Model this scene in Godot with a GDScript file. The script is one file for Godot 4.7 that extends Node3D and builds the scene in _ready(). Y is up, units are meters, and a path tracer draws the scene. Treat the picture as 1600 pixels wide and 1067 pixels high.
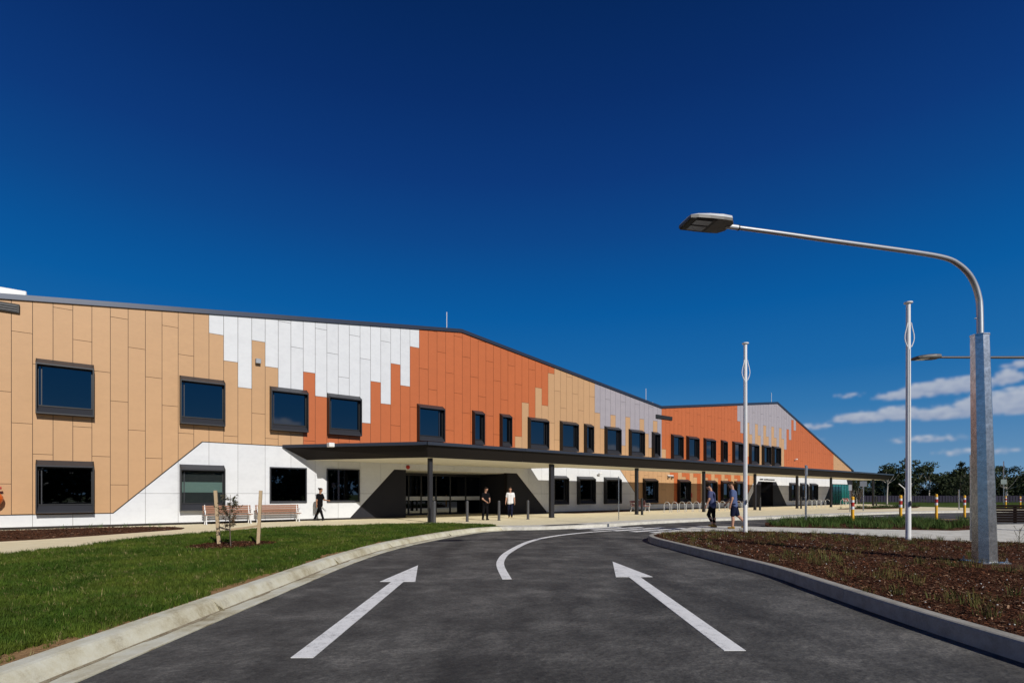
extends Node3D

# ------------------------------------------------------------------ mesh helper
class MB:
	var v := PackedVector3Array()
	var n := PackedVector3Array()
	var c := PackedColorArray()
	var col := Color(1, 1, 1)
	var xf := Transform3D()

	func tri_n(a: Vector3, b: Vector3, d: Vector3, na: Vector3, nb: Vector3, nd: Vector3) -> void:
		# a, b, d run counter-clockwise seen from outside; Godot wants clockwise
		v.append(xf * a); v.append(xf * d); v.append(xf * b)
		n.append((xf.basis * na).normalized()); n.append((xf.basis * nd).normalized()); n.append((xf.basis * nb).normalized())
		c.append(col); c.append(col); c.append(col)

	func tri(a: Vector3, b: Vector3, d: Vector3) -> void:
		var m := (b - a).cross(d - a)
		if m.length_squared() < 1e-16:
			return
		m = m.normalized()
		tri_n(a, b, d, m, m, m)

	func quad(a: Vector3, b: Vector3, d: Vector3, e: Vector3) -> void:
		tri(a, b, d); tri(a, d, e)

	func box(lo: Vector3, hi: Vector3, ch := 0.0) -> void:
		if ch <= 0.0:
			quad(Vector3(lo.x, lo.y, hi.z), Vector3(hi.x, lo.y, hi.z), Vector3(hi.x, hi.y, hi.z), Vector3(lo.x, hi.y, hi.z))
			quad(Vector3(hi.x, lo.y, lo.z), Vector3(lo.x, lo.y, lo.z), Vector3(lo.x, hi.y, lo.z), Vector3(hi.x, hi.y, lo.z))
			quad(Vector3(hi.x, lo.y, hi.z), Vector3(hi.x, lo.y, lo.z), Vector3(hi.x, hi.y, lo.z), Vector3(hi.x, hi.y, hi.z))
			quad(Vector3(lo.x, lo.y, lo.z), Vector3(lo.x, lo.y, hi.z), Vector3(lo.x, hi.y, hi.z), Vector3(lo.x, hi.y, lo.z))
			quad(Vector3(lo.x, hi.y, hi.z), Vector3(hi.x, hi.y, hi.z), Vector3(hi.x, hi.y, lo.z), Vector3(lo.x, hi.y, lo.z))
			quad(Vector3(lo.x, lo.y, lo.z), Vector3(hi.x, lo.y, lo.z), Vector3(hi.x, lo.y, hi.z), Vector3(lo.x, lo.y, hi.z))
			return
		var ce := (lo + hi) * 0.5
		var h := (hi - lo) * 0.5
		var k := minf(ch, minf(h.x, minf(h.y, h.z)) * 0.9)
		for ax in 3:
			var bx := (ax + 1) % 3
			var cx := (ax + 2) % 3
			for s in [-1.0, 1.0]:
				var p: Array = []
				for q in [[-1, -1], [1, -1], [1, 1], [-1, 1]]:
					var r := Vector3()
					r[ax] = s * h[ax]; r[bx] = q[0] * (h[bx] - k); r[cx] = q[1] * (h[cx] - k)
					p.append(ce + r)
				if s > 0: quad(p[0], p[1], p[2], p[3])
				else: quad(p[3], p[2], p[1], p[0])
			for s in [-1.0, 1.0]:
				for t in [-1.0, 1.0]:
					var a1 := Vector3(); var a2 := Vector3(); var b1 := Vector3(); var b2 := Vector3()
					a1[ax] = -(h[ax] - k); a2[ax] = h[ax] - k; b1[ax] = a1[ax]; b2[ax] = a2[ax]
					a1[bx] = s * h[bx]; a1[cx] = t * (h[cx] - k); a2[bx] = a1[bx]; a2[cx] = a1[cx]
					b1[bx] = s * (h[bx] - k); b1[cx] = t * h[cx]; b2[bx] = b1[bx]; b2[cx] = b1[cx]
					if s * t > 0: quad(ce + a1, ce + a2, ce + b2, ce + b1)
					else: quad(ce + a2, ce + a1, ce + b1, ce + b2)
		for sx in [-1.0, 1.0]:
			for sy in [-1.0, 1.0]:
				for sz in [-1.0, 1.0]:
					var a := ce + Vector3(sx * h.x, sy * (h.y - k), sz * (h.z - k))
					var b := ce + Vector3(sx * (h.x - k), sy * h.y, sz * (h.z - k))
					var d := ce + Vector3(sx * (h.x - k), sy * (h.y - k), sz * h.z)
					if sx * sy * sz > 0: tri(a, b, d)
					else: tri(b, a, d)

	# polygon in the x/y plane (counter-clockwise) pushed from z0 to z1
	func prism_xy(poly: PackedVector2Array, z0: float, z1: float) -> void:
		var p := poly
		if Geometry2D.is_polygon_clockwise(p):
			p = poly.duplicate(); p.reverse()
		var t := Geometry2D.triangulate_polygon(p)
		for i in range(0, t.size(), 3):
			var a := p[t[i]]; var b := p[t[i + 1]]; var d := p[t[i + 2]]
			if (b - a).cross(d - a) < 0.0:
				var w := b; b = d; d = w
			tri(Vector3(a.x, a.y, z1), Vector3(b.x, b.y, z1), Vector3(d.x, d.y, z1))
			tri(Vector3(a.x, a.y, z0), Vector3(d.x, d.y, z0), Vector3(b.x, b.y, z0))
		for i in p.size():
			var a := p[i]; var b := p[(i + 1) % p.size()]
			quad(Vector3(a.x, a.y, z0), Vector3(b.x, b.y, z0), Vector3(b.x, b.y, z1), Vector3(a.x, a.y, z1))

	# polygon on the ground, given as (x, forward distance), pushed from y0 up to y1
	func slab(poly: PackedVector2Array, y0: float, y1: float) -> void:
		var keep := xf
		xf = xf * Transform3D(Basis(Vector3(1, 0, 0), Vector3(0, 0, -1), Vector3(0, 1, 0)), Vector3.ZERO)
		prism_xy(poly, y0, y1)
		xf = keep

	func tube(pts: PackedVector3Array, rad: PackedFloat32Array, sides := 8, flat_sides := false, phase := 0.0) -> void:
		var rings: Array = []
		var nrm: Array = []
		var up := Vector3.UP
		for i in pts.size():
			var d := (pts[mini(i + 1, pts.size() - 1)] - pts[maxi(i - 1, 0)]).normalized()
			if i == 0:
				up = Vector3.RIGHT if absf(d.y) > 0.9 else Vector3.UP
			var x := up.cross(d).normalized()
			var y := d.cross(x).normalized()
			up = y
			var r: Array = []
			var m: Array = []
			for k in sides:
				var a := TAU * (k + phase) / sides
				var o := x * cos(a) + y * sin(a)
				r.append(pts[i] + o * rad[i]); m.append(o)
			rings.append(r); nrm.append(m)
		for i in pts.size() - 1:
			for k in sides:
				var j := (k + 1) % sides
				if flat_sides:
					quad(rings[i][k], rings[i][j], rings[i + 1][j], rings[i + 1][k])
				else:
					tri_n(rings[i][k], rings[i][j], rings[i + 1][j], nrm[i][k], nrm[i][j], nrm[i + 1][j])
					tri_n(rings[i][k], rings[i + 1][j], rings[i + 1][k], nrm[i][k], nrm[i + 1][j], nrm[i + 1][k])
		var e := pts.size() - 1
		for k in range(1, sides - 1):
			tri(rings[0][0], rings[0][k + 1], rings[0][k])
			tri(rings[e][0], rings[e][k], rings[e][k + 1])

	func rod(a: Vector3, b: Vector3, r: float, sides := 8) -> void:
		tube(PackedVector3Array([a, b]), PackedFloat32Array([r, r]), sides)

	func lathe(prof: PackedVector2Array, sides := 16) -> void:
		# profile of (radius, height), bottom to top
		for i in prof.size() - 1:
			var p := prof[i]; var q := prof[i + 1]
			var t := (q - p)
			var nr := Vector2(t.y, -t.x).normalized()
			for k in sides:
				var a := TAU * k / sides; var b := TAU * (k + 1) / sides
				var da := Vector3(cos(a), 0, -sin(a)); var db := Vector3(cos(b), 0, -sin(b))
				var na := da * nr.x + Vector3.UP * nr.y; var nb := db * nr.x + Vector3.UP * nr.y
				var A := da * p.x + Vector3.UP * p.y; var B := db * p.x + Vector3.UP * p.y
				var C := db * q.x + Vector3.UP * q.y; var D := da * q.x + Vector3.UP * q.y
				if p.x > 1e-5: tri_n(A, B, C, na, nb, nb)
				if q.x > 1e-5: tri_n(A, C, D, na, nb, na)

	func mesh(m: Material = null, into: ArrayMesh = null) -> ArrayMesh:
		var am := into if into else ArrayMesh.new()
		if v.is_empty():
			return am
		var arr := []
		arr.resize(Mesh.ARRAY_MAX)
		arr[Mesh.ARRAY_VERTEX] = v; arr[Mesh.ARRAY_NORMAL] = n; arr[Mesh.ARRAY_COLOR] = c
		am.add_surface_from_arrays(Mesh.PRIMITIVE_TRIANGLES, arr)
		if m: am.surface_set_material(am.get_surface_count() - 1, m)
		return am

# ------------------------------------------------------------------ scene helpers
var M := {}
var taken := {}
var rng := RandomNumberGenerator.new()

func numbered(called: String) -> String:
	taken[called] = taken.get(called, -1) + 1
	return called if taken[called] == 0 else "%s_%03d" % [called, taken[called]]

func part(called: String, mb: MB, m: Material, parent: Node) -> MeshInstance3D:
	var o := MeshInstance3D.new()
	o.mesh = mb.mesh(m)
	o.name = called
	parent.add_child(o, true)
	return o

func inst(called: String, mesh: Mesh, parent: Node, at := Vector3.ZERO) -> MeshInstance3D:
	var o := MeshInstance3D.new()
	o.mesh = mesh; o.name = called; o.position = at
	parent.add_child(o, true)
	return o

func group(called: String, parent: Node, at := Vector3.ZERO) -> Node3D:
	var o := Node3D.new()
	o.name = called; o.position = at
	parent.add_child(o, true)
	return o

func tag(o: Node, label: String, category := "", grp := "", kind := "") -> Node:
	if label: o.set_meta("label", label)
	if category: o.set_meta("category", category)
	if grp: o.set_meta("group", grp)
	if kind: o.set_meta("kind", kind)
	return o

func thing(called: String, label: String, category: String, at: Vector3, turn := 0.0, grp := "") -> Node3D:
	var o := Node3D.new()
	o.name = numbered(called)
	add_child(o)
	o.position = at; o.rotation.y = turn
	tag(o, label, category, grp)
	return o

func structure(called: String, mb: MB, m: Material, label: String) -> MeshInstance3D:
	var o := part(numbered(called), mb, m, self)
	tag(o, label, "", "", "structure")
	return o

func G(x: float, fwd: float, y := 0.0) -> Vector3:
	return Vector3(x, y, -fwd)

func copy_of(o: Node3D, label: String, at: Vector3, turn: float) -> Node3D:
	var c := o.duplicate()
	var base := String(o.name)
	c.name = numbered(base)
	add_child(c)
	c.position = at; c.rotation.y = turn
	c.set_meta("label", label)
	return c

# facade frame: u runs along the wall to the right, b stands out from it
const FACE_TURN := 0.68231
const FACE_Z := 37.168
func F(u: float, b: float, y := 0.0) -> Vector3:
	return Vector3(0.77612 * u + 0.63058 * b, y, -(FACE_Z + 0.63058 * u - 0.77612 * b))

func P2(a: Array) -> PackedVector2Array:
	var p := PackedVector2Array()
	for q in a: p.append(Vector2(q[0], q[1]))
	return p

func smooth_line(pts: PackedVector2Array, step: float) -> PackedVector2Array:
	var dense := PackedVector2Array()
	for i in pts.size() - 1:
		var p0 := pts[maxi(i - 1, 0)]; var p1 := pts[i]; var p2 := pts[i + 1]; var p3 := pts[mini(i + 2, pts.size() - 1)]
		for k in 12:
			var t := k / 12.0
			dense.append(p1.cubic_interpolate(p2, p0, p3, t))
	dense.append(pts[pts.size() - 1])
	var out := PackedVector2Array([dense[0]])
	var acc := 0.0
	for i in range(1, dense.size()):
		acc += dense[i].distance_to(dense[i - 1])
		if acc >= step:
			out.append(dense[i]); acc = 0.0
	if out[out.size() - 1].distance_to(dense[dense.size() - 1]) > step * 0.3:
		out.append(dense[dense.size() - 1])
	return out

func side_line(line: PackedVector2Array, off: float) -> PackedVector2Array:
	# a line moved to its left by off
	var out := PackedVector2Array()
	for i in line.size():
		var d := (line[mini(i + 1, line.size() - 1)] - line[maxi(i - 1, 0)]).normalized()
		out.append(line[i] + Vector2(-d.y, d.x) * off)
	return out

# ------------------------------------------------------------------ textures and materials
func noise_image(sd: int, freq: float, size: int, oct := 4, kind := FastNoiseLite.TYPE_SIMPLEX_SMOOTH) -> Image:
	var f := FastNoiseLite.new()
	f.seed = sd; f.frequency = freq; f.noise_type = kind
	f.fractal_type = FastNoiseLite.FRACTAL_FBM; f.fractal_octaves = oct
	return f.get_seamless_image(size, size)

func ramp_texture(layers: Array, stops: Array, speck := 0.0, size := 512, sd := 1) -> ImageTexture:
	# layers: [image, weight]; stops: [[value, linear colour]]
	var r := RandomNumberGenerator.new(); r.seed = sd
	var grad := Gradient.new()
	grad.offsets = PackedFloat32Array(); grad.colors = PackedColorArray()
	for s in stops: grad.add_point(s[0], s[1])
	var table: Array[Color] = []
	for i in 256: table.append(grad.sample(i / 255.0).linear_to_srgb())
	var bytes := PackedByteArray(); bytes.resize(size * size * 3)
	var datas: Array = []
	for l in layers:
		var im: Image = l[0]; im.convert(Image.FORMAT_L8); datas.append(im.get_data())
	for i in size * size:
		var t := 0.0
		for k in layers.size(): t += (float(datas[k][i]) / 255.0 - 0.5) * float(layers[k][1])
		t += 0.5 + (r.randf() - 0.5) * speck
		var q := table[clampi(int(t * 255.0), 0, 255)]
		bytes[i * 3] = q.r8; bytes[i * 3 + 1] = q.g8; bytes[i * 3 + 2] = q.b8
	return ImageTexture.create_from_image(Image.create_from_data(size, size, false, Image.FORMAT_RGB8, bytes))

func bump_texture(im: Image, strength: float) -> ImageTexture:
	var k: Image = im.duplicate()
	k.convert(Image.FORMAT_RGBA8)
	k.bump_map_to_normal_map(strength)
	return ImageTexture.create_from_image(k)

func lin(r: float, g: float, b: float) -> Color:
	return Color(r, g, b).linear_to_srgb()

func mat(key: String, c: Color, rough := 0.7, metal := 0.0, spec := 0.5) -> StandardMaterial3D:
	var m := StandardMaterial3D.new()
	m.albedo_color = c.linear_to_srgb(); m.roughness = rough; m.metallic = metal; m.metallic_specular = spec
	M[key] = m
	return m

func triplanar(m: StandardMaterial3D, tex: Texture2D, scale: float, normal: Texture2D = null, nscale := 1.0) -> void:
	m.uv1_triplanar = true; m.uv1_world_triplanar = true
	m.uv1_scale = Vector3.ONE * scale
	if tex: m.albedo_texture = tex
	if normal:
		m.normal_enabled = true; m.normal_texture = normal; m.normal_scale = nscale

func make_materials() -> void:
	var fine := noise_image(3, 0.11, 512, 3)
	var mid := noise_image(5, 0.02, 512, 4)
	var coarse := noise_image(9, 0.006, 512, 4)
	var cell := noise_image(12, 0.09, 512, 2, FastNoiseLite.TYPE_CELLULAR)
	# faint mottle shared by all painted and pressed surfaces
	var mottle := ramp_texture([[mid, 0.7], [coarse, 0.6], [fine, 0.2]], [[0.0, Color(0.91, 0.91, 0.91)], [1.0, Color(1, 1, 1)]], 0.08)
	var cement := ramp_texture([[mid, 0.8], [coarse, 0.8], [fine, 0.3]], [[0.0, Color(0.90, 0.90, 0.905)], [0.5, Color(0.97, 0.97, 0.97)], [1.0, Color(1, 1, 1)]], 0.1)
	var fine_n := bump_texture(fine, 1.2)
	# asphalt
	var tar := ramp_texture([[fine, 0.42], [mid, 0.5], [coarse, 0.75]], [[0.0, Color(0.050, 0.048, 0.046)], [0.45, Color(0.087, 0.084, 0.080)], [0.75, Color(0.117, 0.113, 0.107)], [1.0, Color(0.18, 0.172, 0.16)]], 0.6)
	var m := mat("asphalt", Color(1, 1, 1), 0.85, 0.0, 0.35)
	triplanar(m, tar, 0.22, bump_texture(cell, 2.5), 0.5)
	m.detail_enabled = true
	m.detail_blend_mode = BaseMaterial3D.BLEND_MODE_MUL
	var tar2 := ramp_texture([[noise_image(31, 0.012, 512, 5), 1.3]], [[0.0, Color(0.62, 0.62, 0.63)], [0.5, Color(0.92, 0.92, 0.92)], [1.0, Color(1.0, 1.0, 1.0)]], 0.1)
	m.detail_albedo = tar2
	m.detail_uv_layer = BaseMaterial3D.DETAIL_UV_2
	m.uv2_triplanar = true; m.uv2_world_triplanar = true; m.uv2_scale = Vector3(0.13, 0.05, 0.022)
	# paving
	var sand := ramp_texture([[fine, 0.3], [mid, 0.4], [coarse, 0.5]], [[0.0, Color(0.68, 0.59, 0.40)], [0.5, Color(0.79, 0.70, 0.48)], [1.0, Color(0.86, 0.78, 0.57)]], 0.3)
	m = mat("paving", Color(1, 1, 1), 0.85, 0.0, 0.3); triplanar(m, sand, 0.35, fine_n, 0.3)
	var conc := ramp_texture([[fine, 0.4], [mid, 0.6], [coarse, 0.6]], [[0.0, Color(0.46, 0.44, 0.38)], [0.5, Color(0.62, 0.60, 0.54)], [1.0, Color(0.74, 0.72, 0.66)]], 0.3)
	m = mat("concrete", Color(1, 1, 1), 0.85, 0.0, 0.3); triplanar(m, conc, 0.4, fine_n, 0.4)
	var kerb := ramp_texture([[fine, 0.3], [mid, 0.6], [coarse, 0.9]], [[0.0, Color(0.30, 0.25, 0.16)], [0.2, Color(0.46, 0.42, 0.30)], [0.5, Color(0.57, 0.54, 0.42)], [1.0, Color(0.66, 0.66, 0.58)]], 0.3)
	m = mat("kerb", Color(1, 1, 1), 0.88, 0.0, 0.3); triplanar(m, kerb, 0.3, fine_n, 0.15)
	m = mat("kerb_grey", Color(0.56, 0.55, 0.55), 0.88, 0.0, 0.2); triplanar(m, conc, 0.5, fine_n, 0.15)
	# ground under grass and mulch
	var turf := ramp_texture([[fine, 0.7], [mid, 0.8], [coarse, 0.6]], [[0.0, Color(0.03, 0.035, 0.012)], [0.4, Color(0.05, 0.085, 0.018)], [0.8, Color(0.085, 0.13, 0.026)], [1.0, Color(0.17, 0.13, 0.06)]], 0.5)
	m = mat("turf", Color(1, 1, 1), 0.95, 0.0, 0.1); triplanar(m, turf, 0.6, bump_texture(cell, 6.0), 1.0)
	var field := ramp_texture([[fine, 0.5], [mid, 0.8], [coarse, 0.8]], [[0.0, Color(0.03, 0.045, 0.012)], [0.5, Color(0.06, 0.095, 0.02)], [1.0, Color(0.10, 0.12, 0.035)]], 0.3)
	m = mat("field", Color(1, 1, 1), 0.95, 0.0, 0.1); triplanar(m, field, 0.05)
	var bark := ramp_texture([[fine, 1.2], [mid, 0.5]], [[0.0, Color(0.018, 0.009, 0.006)], [0.5, Color(0.075, 0.034, 0.021)], [0.85, Color(0.15, 0.07, 0.04)], [1.0, Color(0.26, 0.15, 0.09)]], 0.6)
	m = mat("mulch", Color(1, 1, 1), 0.95, 0.0, 0.15); triplanar(m, bark, 0.9, bump_texture(cell, 8.0), 1.0)
	var dirt := ramp_texture([[fine, 0.6], [mid, 0.6]], [[0.0, Color(0.20, 0.11, 0.05)], [1.0, Color(0.42, 0.27, 0.14)]], 0.5)
	m = mat("dirt", Color(1, 1, 1), 0.95, 0.0, 0.1); triplanar(m, dirt, 0.8, bump_texture(cell, 6.0), 0.8)
	m = mat("silt", Color(0.95, 1.0, 1.05), 0.95, 0.0, 0.1); triplanar(m, ramp_texture([[fine, 0.8], [mid, 0.6]], [[0.0, Color(0.16, 0.11, 0.065)], [1.0, Color(0.44, 0.37, 0.26)]], 0.6), 0.8)
	# paint on the road
	var worn := ramp_texture([[fine, 0.7], [mid, 0.6], [coarse, 0.4]], [[0.0, Color(0.30, 0.30, 0.30)], [0.22, Color(0.66, 0.66, 0.66)], [0.5, Color(0.80, 0.80, 0.80)], [1.0, Color(0.86, 0.86, 0.86)]], 0.35)
	m = mat("paint_white", Color(1, 1, 1), 0.7, 0.0, 0.4); triplanar(m, worn, 0.8)
	m = mat("paint_yellow", Color(0.75, 0.42, 0.03), 0.7); triplanar(m, worn, 0.8)
	# cladding, three tones of each colour
	var k := 0
	for t in [0.985, 1.0, 1.015]:
		for e in [["tan", Color(0.525, 0.315, 0.165)], ["orange", Color(0.50, 0.135, 0.045)], ["white", Color(0.665, 0.68, 0.71)], ["grey", Color(0.36, 0.33, 0.36)], ["char", Color(0.026, 0.026, 0.032)]]:
			var q: Color = e[1]
			m = mat("%s%d" % [e[0], k], Color(q.r * t, q.g * t, q.b * t), 0.5 if e[0] != "white" else 0.65, 0.0, 0.4 if e[0] != "char" else 0.2)
			triplanar(m, cement if e[0] in ["white", "grey"] else mottle, 0.45)
		k += 1
	mat("backing", Color(0.03, 0.018, 0.013), 0.8)
	mat("shadow_gap", Color(0.02, 0.016, 0.014), 0.8)
	m = mat("frame", Color(0.03, 0.031, 0.038), 0.42, 0.0, 0.5); triplanar(m, mottle, 0.8)
	m = mat("frame_inner", Color(0.010, 0.010, 0.012), 0.45)
	mat("glass", Color(0.125, 0.135, 0.15), 0.015, 1.0)
	m = mat("glass_clear", Color(0.03, 0.045, 0.045, 1.0), 0.01, 0.0, 0.8)
	m.albedo_color.a = 0.18; m.transparency = BaseMaterial3D.TRANSPARENCY_ALPHA
	mat("interior", Color(0.012, 0.013, 0.015), 0.9)  # near-black, the gloom of unlit rooms put into the colour
	m = mat("blind", Color(0.18, 0.30, 0.27), 0.8)
	m = mat("teal", Color(0.015, 0.17, 0.15), 0.08, 0.35)
	m = mat("flashing", Color(0.085, 0.095, 0.12), 0.3, 0.7); triplanar(m, mottle, 0.7)
	m = mat("roofing", Color(0.22, 0.24, 0.27), 0.4, 0.6); triplanar(m, mottle, 0.5)
	m = mat("canopy_dark", Color(0.020, 0.017, 0.016), 0.6, 0.0, 0.2); triplanar(m, mottle, 0.6)
	m = mat("gutter", Color(0.045, 0.052, 0.07), 0.35, 0.3); triplanar(m, mottle, 0.6)
	m = mat("soffit", Color(0.74, 0.71, 0.62), 0.75); triplanar(m, mottle, 0.5)
	m = mat("column", Color(0.028, 0.028, 0.032), 0.5, 0.0, 0.3); triplanar(m, mottle, 0.9)
	m = mat("white_metal", Color(0.80, 0.80, 0.80), 0.35); triplanar(m, mottle, 1.5)
	m = mat("bollard_grey", Color(0.085, 0.085, 0.09), 0.45, 0.3); triplanar(m, mottle, 1.5)
	var spangle := ramp_texture([[noise_image(21, 0.045, 512, 2, FastNoiseLite.TYPE_CELLULAR), 0.8], [mid, 0.5], [coarse, 0.5]], [[0.0, Color(0.34, 0.36, 0.38)], [0.5, Color(0.52, 0.54, 0.56)], [1.0, Color(0.70, 0.72, 0.74)]], 0.1)
	m = mat("galv", Color(1, 1, 1), 0.27, 0.9); triplanar(m, spangle, 0.9)
	m = mat("galv_pipe", Color(0.52, 0.53, 0.54), 0.40, 0.72); triplanar(m, mottle, 1.5)
	m = mat("lamp_top", Color(0.62, 0.64, 0.66), 0.4, 0.3); triplanar(m, mottle, 2.0)
	mat("lamp_under", Color(0.09, 0.085, 0.08), 0.5)
	m = mat("lamp_glass", Color(0.16, 0.16, 0.17), 0.12, 0.0, 0.6)
	mat("lamp_led", Color(0.45, 0.42, 0.34), 0.5)
	var wood := ramp_texture([[noise_image(41, 0.03, 512, 4), 0.8], [fine, 0.5]], [[0.0, Color(0.30, 0.21, 0.12)], [0.5, Color(0.45, 0.33, 0.20)], [1.0, Color(0.58, 0.45, 0.29)]], 0.25)
	m = mat("stake", Color(1, 1, 1), 0.85); triplanar(m, wood, 1.0); m.uv1_scale = Vector3(9, 0.8, 9)
	m = mat("slat", Color(0.56, 0.33, 0.28), 0.6); triplanar(m, wood, 1.0); m.uv1_scale = Vector3(1.2, 8, 1.2)
	m = mat("slat_red", Color(0.22, 0.04, 0.028), 0.6); triplanar(m, mottle, 2.0)
	m = mat("slat_dark", Color(0.012, 0.007, 0.006), 0.7, 0.0, 0.15); triplanar(m, mottle, 2.0)
	mat("yellow", Color(0.80, 0.42, 0.02), 0.45)
	mat("red", Color(0.42, 0.02, 0.015), 0.5)
	mat("black", Color(0.015, 0.015, 0.016), 0.55)
	mat("orange_gloss", Color(0.75, 0.13, 0.015), 0.2)
	mat("sign_grey", Color(0.30, 0.31, 0.33), 0.45, 0.5)
	mat("sign_green", Color(0.45, 0.52, 0.48), 0.5)
	m = mat("leafy", Color(1, 1, 1), 0.7, 0.0, 0.3)
	m.vertex_color_use_as_albedo = true
	m.backlight_enabled = true; m.backlight = Color(0.12, 0.14, 0.04)
	m = mat("chips", Color(1, 1, 1), 0.9, 0.0, 0.2); m.vertex_color_use_as_albedo = true
	m = mat("gum_bark", Color(0.50, 0.45, 0.40), 0.85); triplanar(m, mottle, 0.6)
	m = mat("dark_bark", Color(0.12, 0.09, 0.07), 0.9); triplanar(m, mottle, 0.6)
	m = mat("fence_far", Color(0.035, 0.032, 0.05), 0.8, 0.0, 0.2)
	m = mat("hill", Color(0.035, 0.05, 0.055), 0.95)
	for e in [["skin", Color(0.46, 0.25, 0.17)], ["skin_tan", Color(0.34, 0.17, 0.10)], ["hair", Color(0.018, 0.013, 0.011)], ["hair_brown", Color(0.07, 0.04, 0.025)], ["cloth_black", Color(0.008, 0.0075, 0.009)], ["cloth_navy", Color(0.012, 0.015, 0.035)], ["cloth_blue", Color(0.085, 0.115, 0.23)], ["cloth_slate", Color(0.075, 0.085, 0.17)], ["cloth_white", Color(0.74, 0.74, 0.76)], ["boot", Color(0.30, 0.18, 0.05)], ["shoe", Color(0.03, 0.028, 0.03)]]:
		m = mat(e[0], e[1], 0.6 if String(e[0]).begins_with("skin") else 0.9, 0.0, 0.3 if String(e[0]).begins_with("skin") else 0.1)
		if String(e[0]).begins_with("cloth"):
			triplanar(m, mottle, 6.0)

# ------------------------------------------------------------------ sky
func sky_panorama() -> ImageTexture:
	var W := 2048
	var H := 1024
	var el := [0.0, 2.5, 5.0, 8.0, 11.5, 18.0, 21.0, 25.0, 30.0, 36.0, 42.0, 60.0, 90.0]
	var cs := [Vector3(0.20, 0.33, 0.49), Vector3(0.13, 0.28, 0.47), Vector3(0.085, 0.235, 0.45), Vector3(0.036, 0.185, 0.425), Vector3(0.013, 0.142, 0.395), Vector3(0.003, 0.104, 0.350), Vector3(0.003, 0.086, 0.310), Vector3(0.004, 0.062, 0.25), Vector3(0.004, 0.041, 0.195), Vector3(0.003, 0.028, 0.145), Vector3(0.002, 0.021, 0.108), Vector3(0.0015, 0.014, 0.075), Vector3(0.001, 0.012, 0.065)]
	var r := RandomNumberGenerator.new(); r.seed = 77
	# clouds low over the horizon: azimuth, elevation, half width, half height, strength
	var blobs := [[39.0, 8.7, 3.4, 0.75, 1.0], [36.4, 8.4, 2.6, 0.45, 0.8], [42.6, 9.0, 1.0, 0.7, 0.8], [33.0, 6.7, 2.6, 0.6, 0.85], [35.4, 6.8, 1.8, 0.75, 0.9], [38.6, 6.6, 2.4, 0.7, 0.8], [41.2, 6.9, 2.2, 1.1, 1.0], [44.0, 7.0, 3.2, 1.3, 1.0], [43.8, 9.9, 1.6, 0.3, 0.7], [29.4, 6.2, 1.3, 0.3, 0.5], [32.0, 8.8, 1.2, 0.25, 0.35], [37.5, 4.6, 3.0, 0.35, 0.35], [41.0, 3.4, 3.4, 0.35, 0.3], [28.6, 5.0, 1.6, 0.25, 0.35], [16.0, 7.6, 3.0, 0.35, 0.5]]
	for i in 46:
		blobs.append([r.randf_range(50.0, 312.0), r.randf_range(3.0, 9.5), r.randf_range(1.2, 4.0), r.randf_range(0.3, 1.0), r.randf_range(0.4, 1.0)])
	var no := FastNoiseLite.new(); no.seed = 4; no.frequency = 0.55; no.fractal_octaves = 5
	var data := PackedFloat32Array()
	for y in H:
		var e := 90.0 - (y + 0.5) / H * 180.0
		var base: Vector3
		if e <= 0.0:
			base = cs[0]
		else:
			for i in el.size() - 1:
				if e <= el[i + 1]:
					base = cs[i].lerp(cs[i + 1], (e - el[i]) / (el[i + 1] - el[i])); break
		var row := PackedFloat32Array(); row.resize(W * 3)
		if e < 1.0 or e > 18.0:
			for x in W:
				row[x * 3] = base.x; row[x * 3 + 1] = base.y; row[x * 3 + 2] = base.z
		else:
			for x in W:
				var az := wrapf((x + 0.5) / W * 360.0, -180.0, 180.0)
				var d := 0.0
				var lit := 0.0
				for bl in blobs:
					var da: float = absf(wrapf(az - bl[0], -180.0, 180.0)) / bl[2]
					if da > 1.6: continue
					var de: float = (e - bl[1]) / bl[3]
					if absf(de) > 2.0: continue
					if de < 0.0: de *= 1.5
					var g: float = (1.0 - da * da * 0.8 - de * de * 0.8) * bl[4]
					if g > d:
						d = g; lit = clampf(de * 0.5 + 0.6, 0.0, 1.0)
				if d > 0.0:
					var nn := no.get_noise_2d(az * 1.5, e * 5.0) * 0.9 + no.get_noise_2d(az * 5.0 + 90.0, e * 13.0) * 0.4
					d = smoothstep(0.05, 0.55, d * 1.35 + nn * 0.6 - 0.05)
					var c := Vector3(0.29, 0.34, 0.47).lerp(Vector3(0.52, 0.55, 0.61), clampf(lit * 0.8 + nn * 0.6, 0.0, 1.0))
					c = base.lerp(c, clampf(d, 0.0, 1.0) * 0.82)
					row[x * 3] = c.x; row[x * 3 + 1] = c.y; row[x * 3 + 2] = c.z
				else:
					row[x * 3] = base.x; row[x * 3 + 1] = base.y; row[x * 3 + 2] = base.z
		data.append_array(row)
	return ImageTexture.create_from_image(Image.create_from_data(W, H, false, Image.FORMAT_RGBF, data.to_byte_array()))

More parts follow.
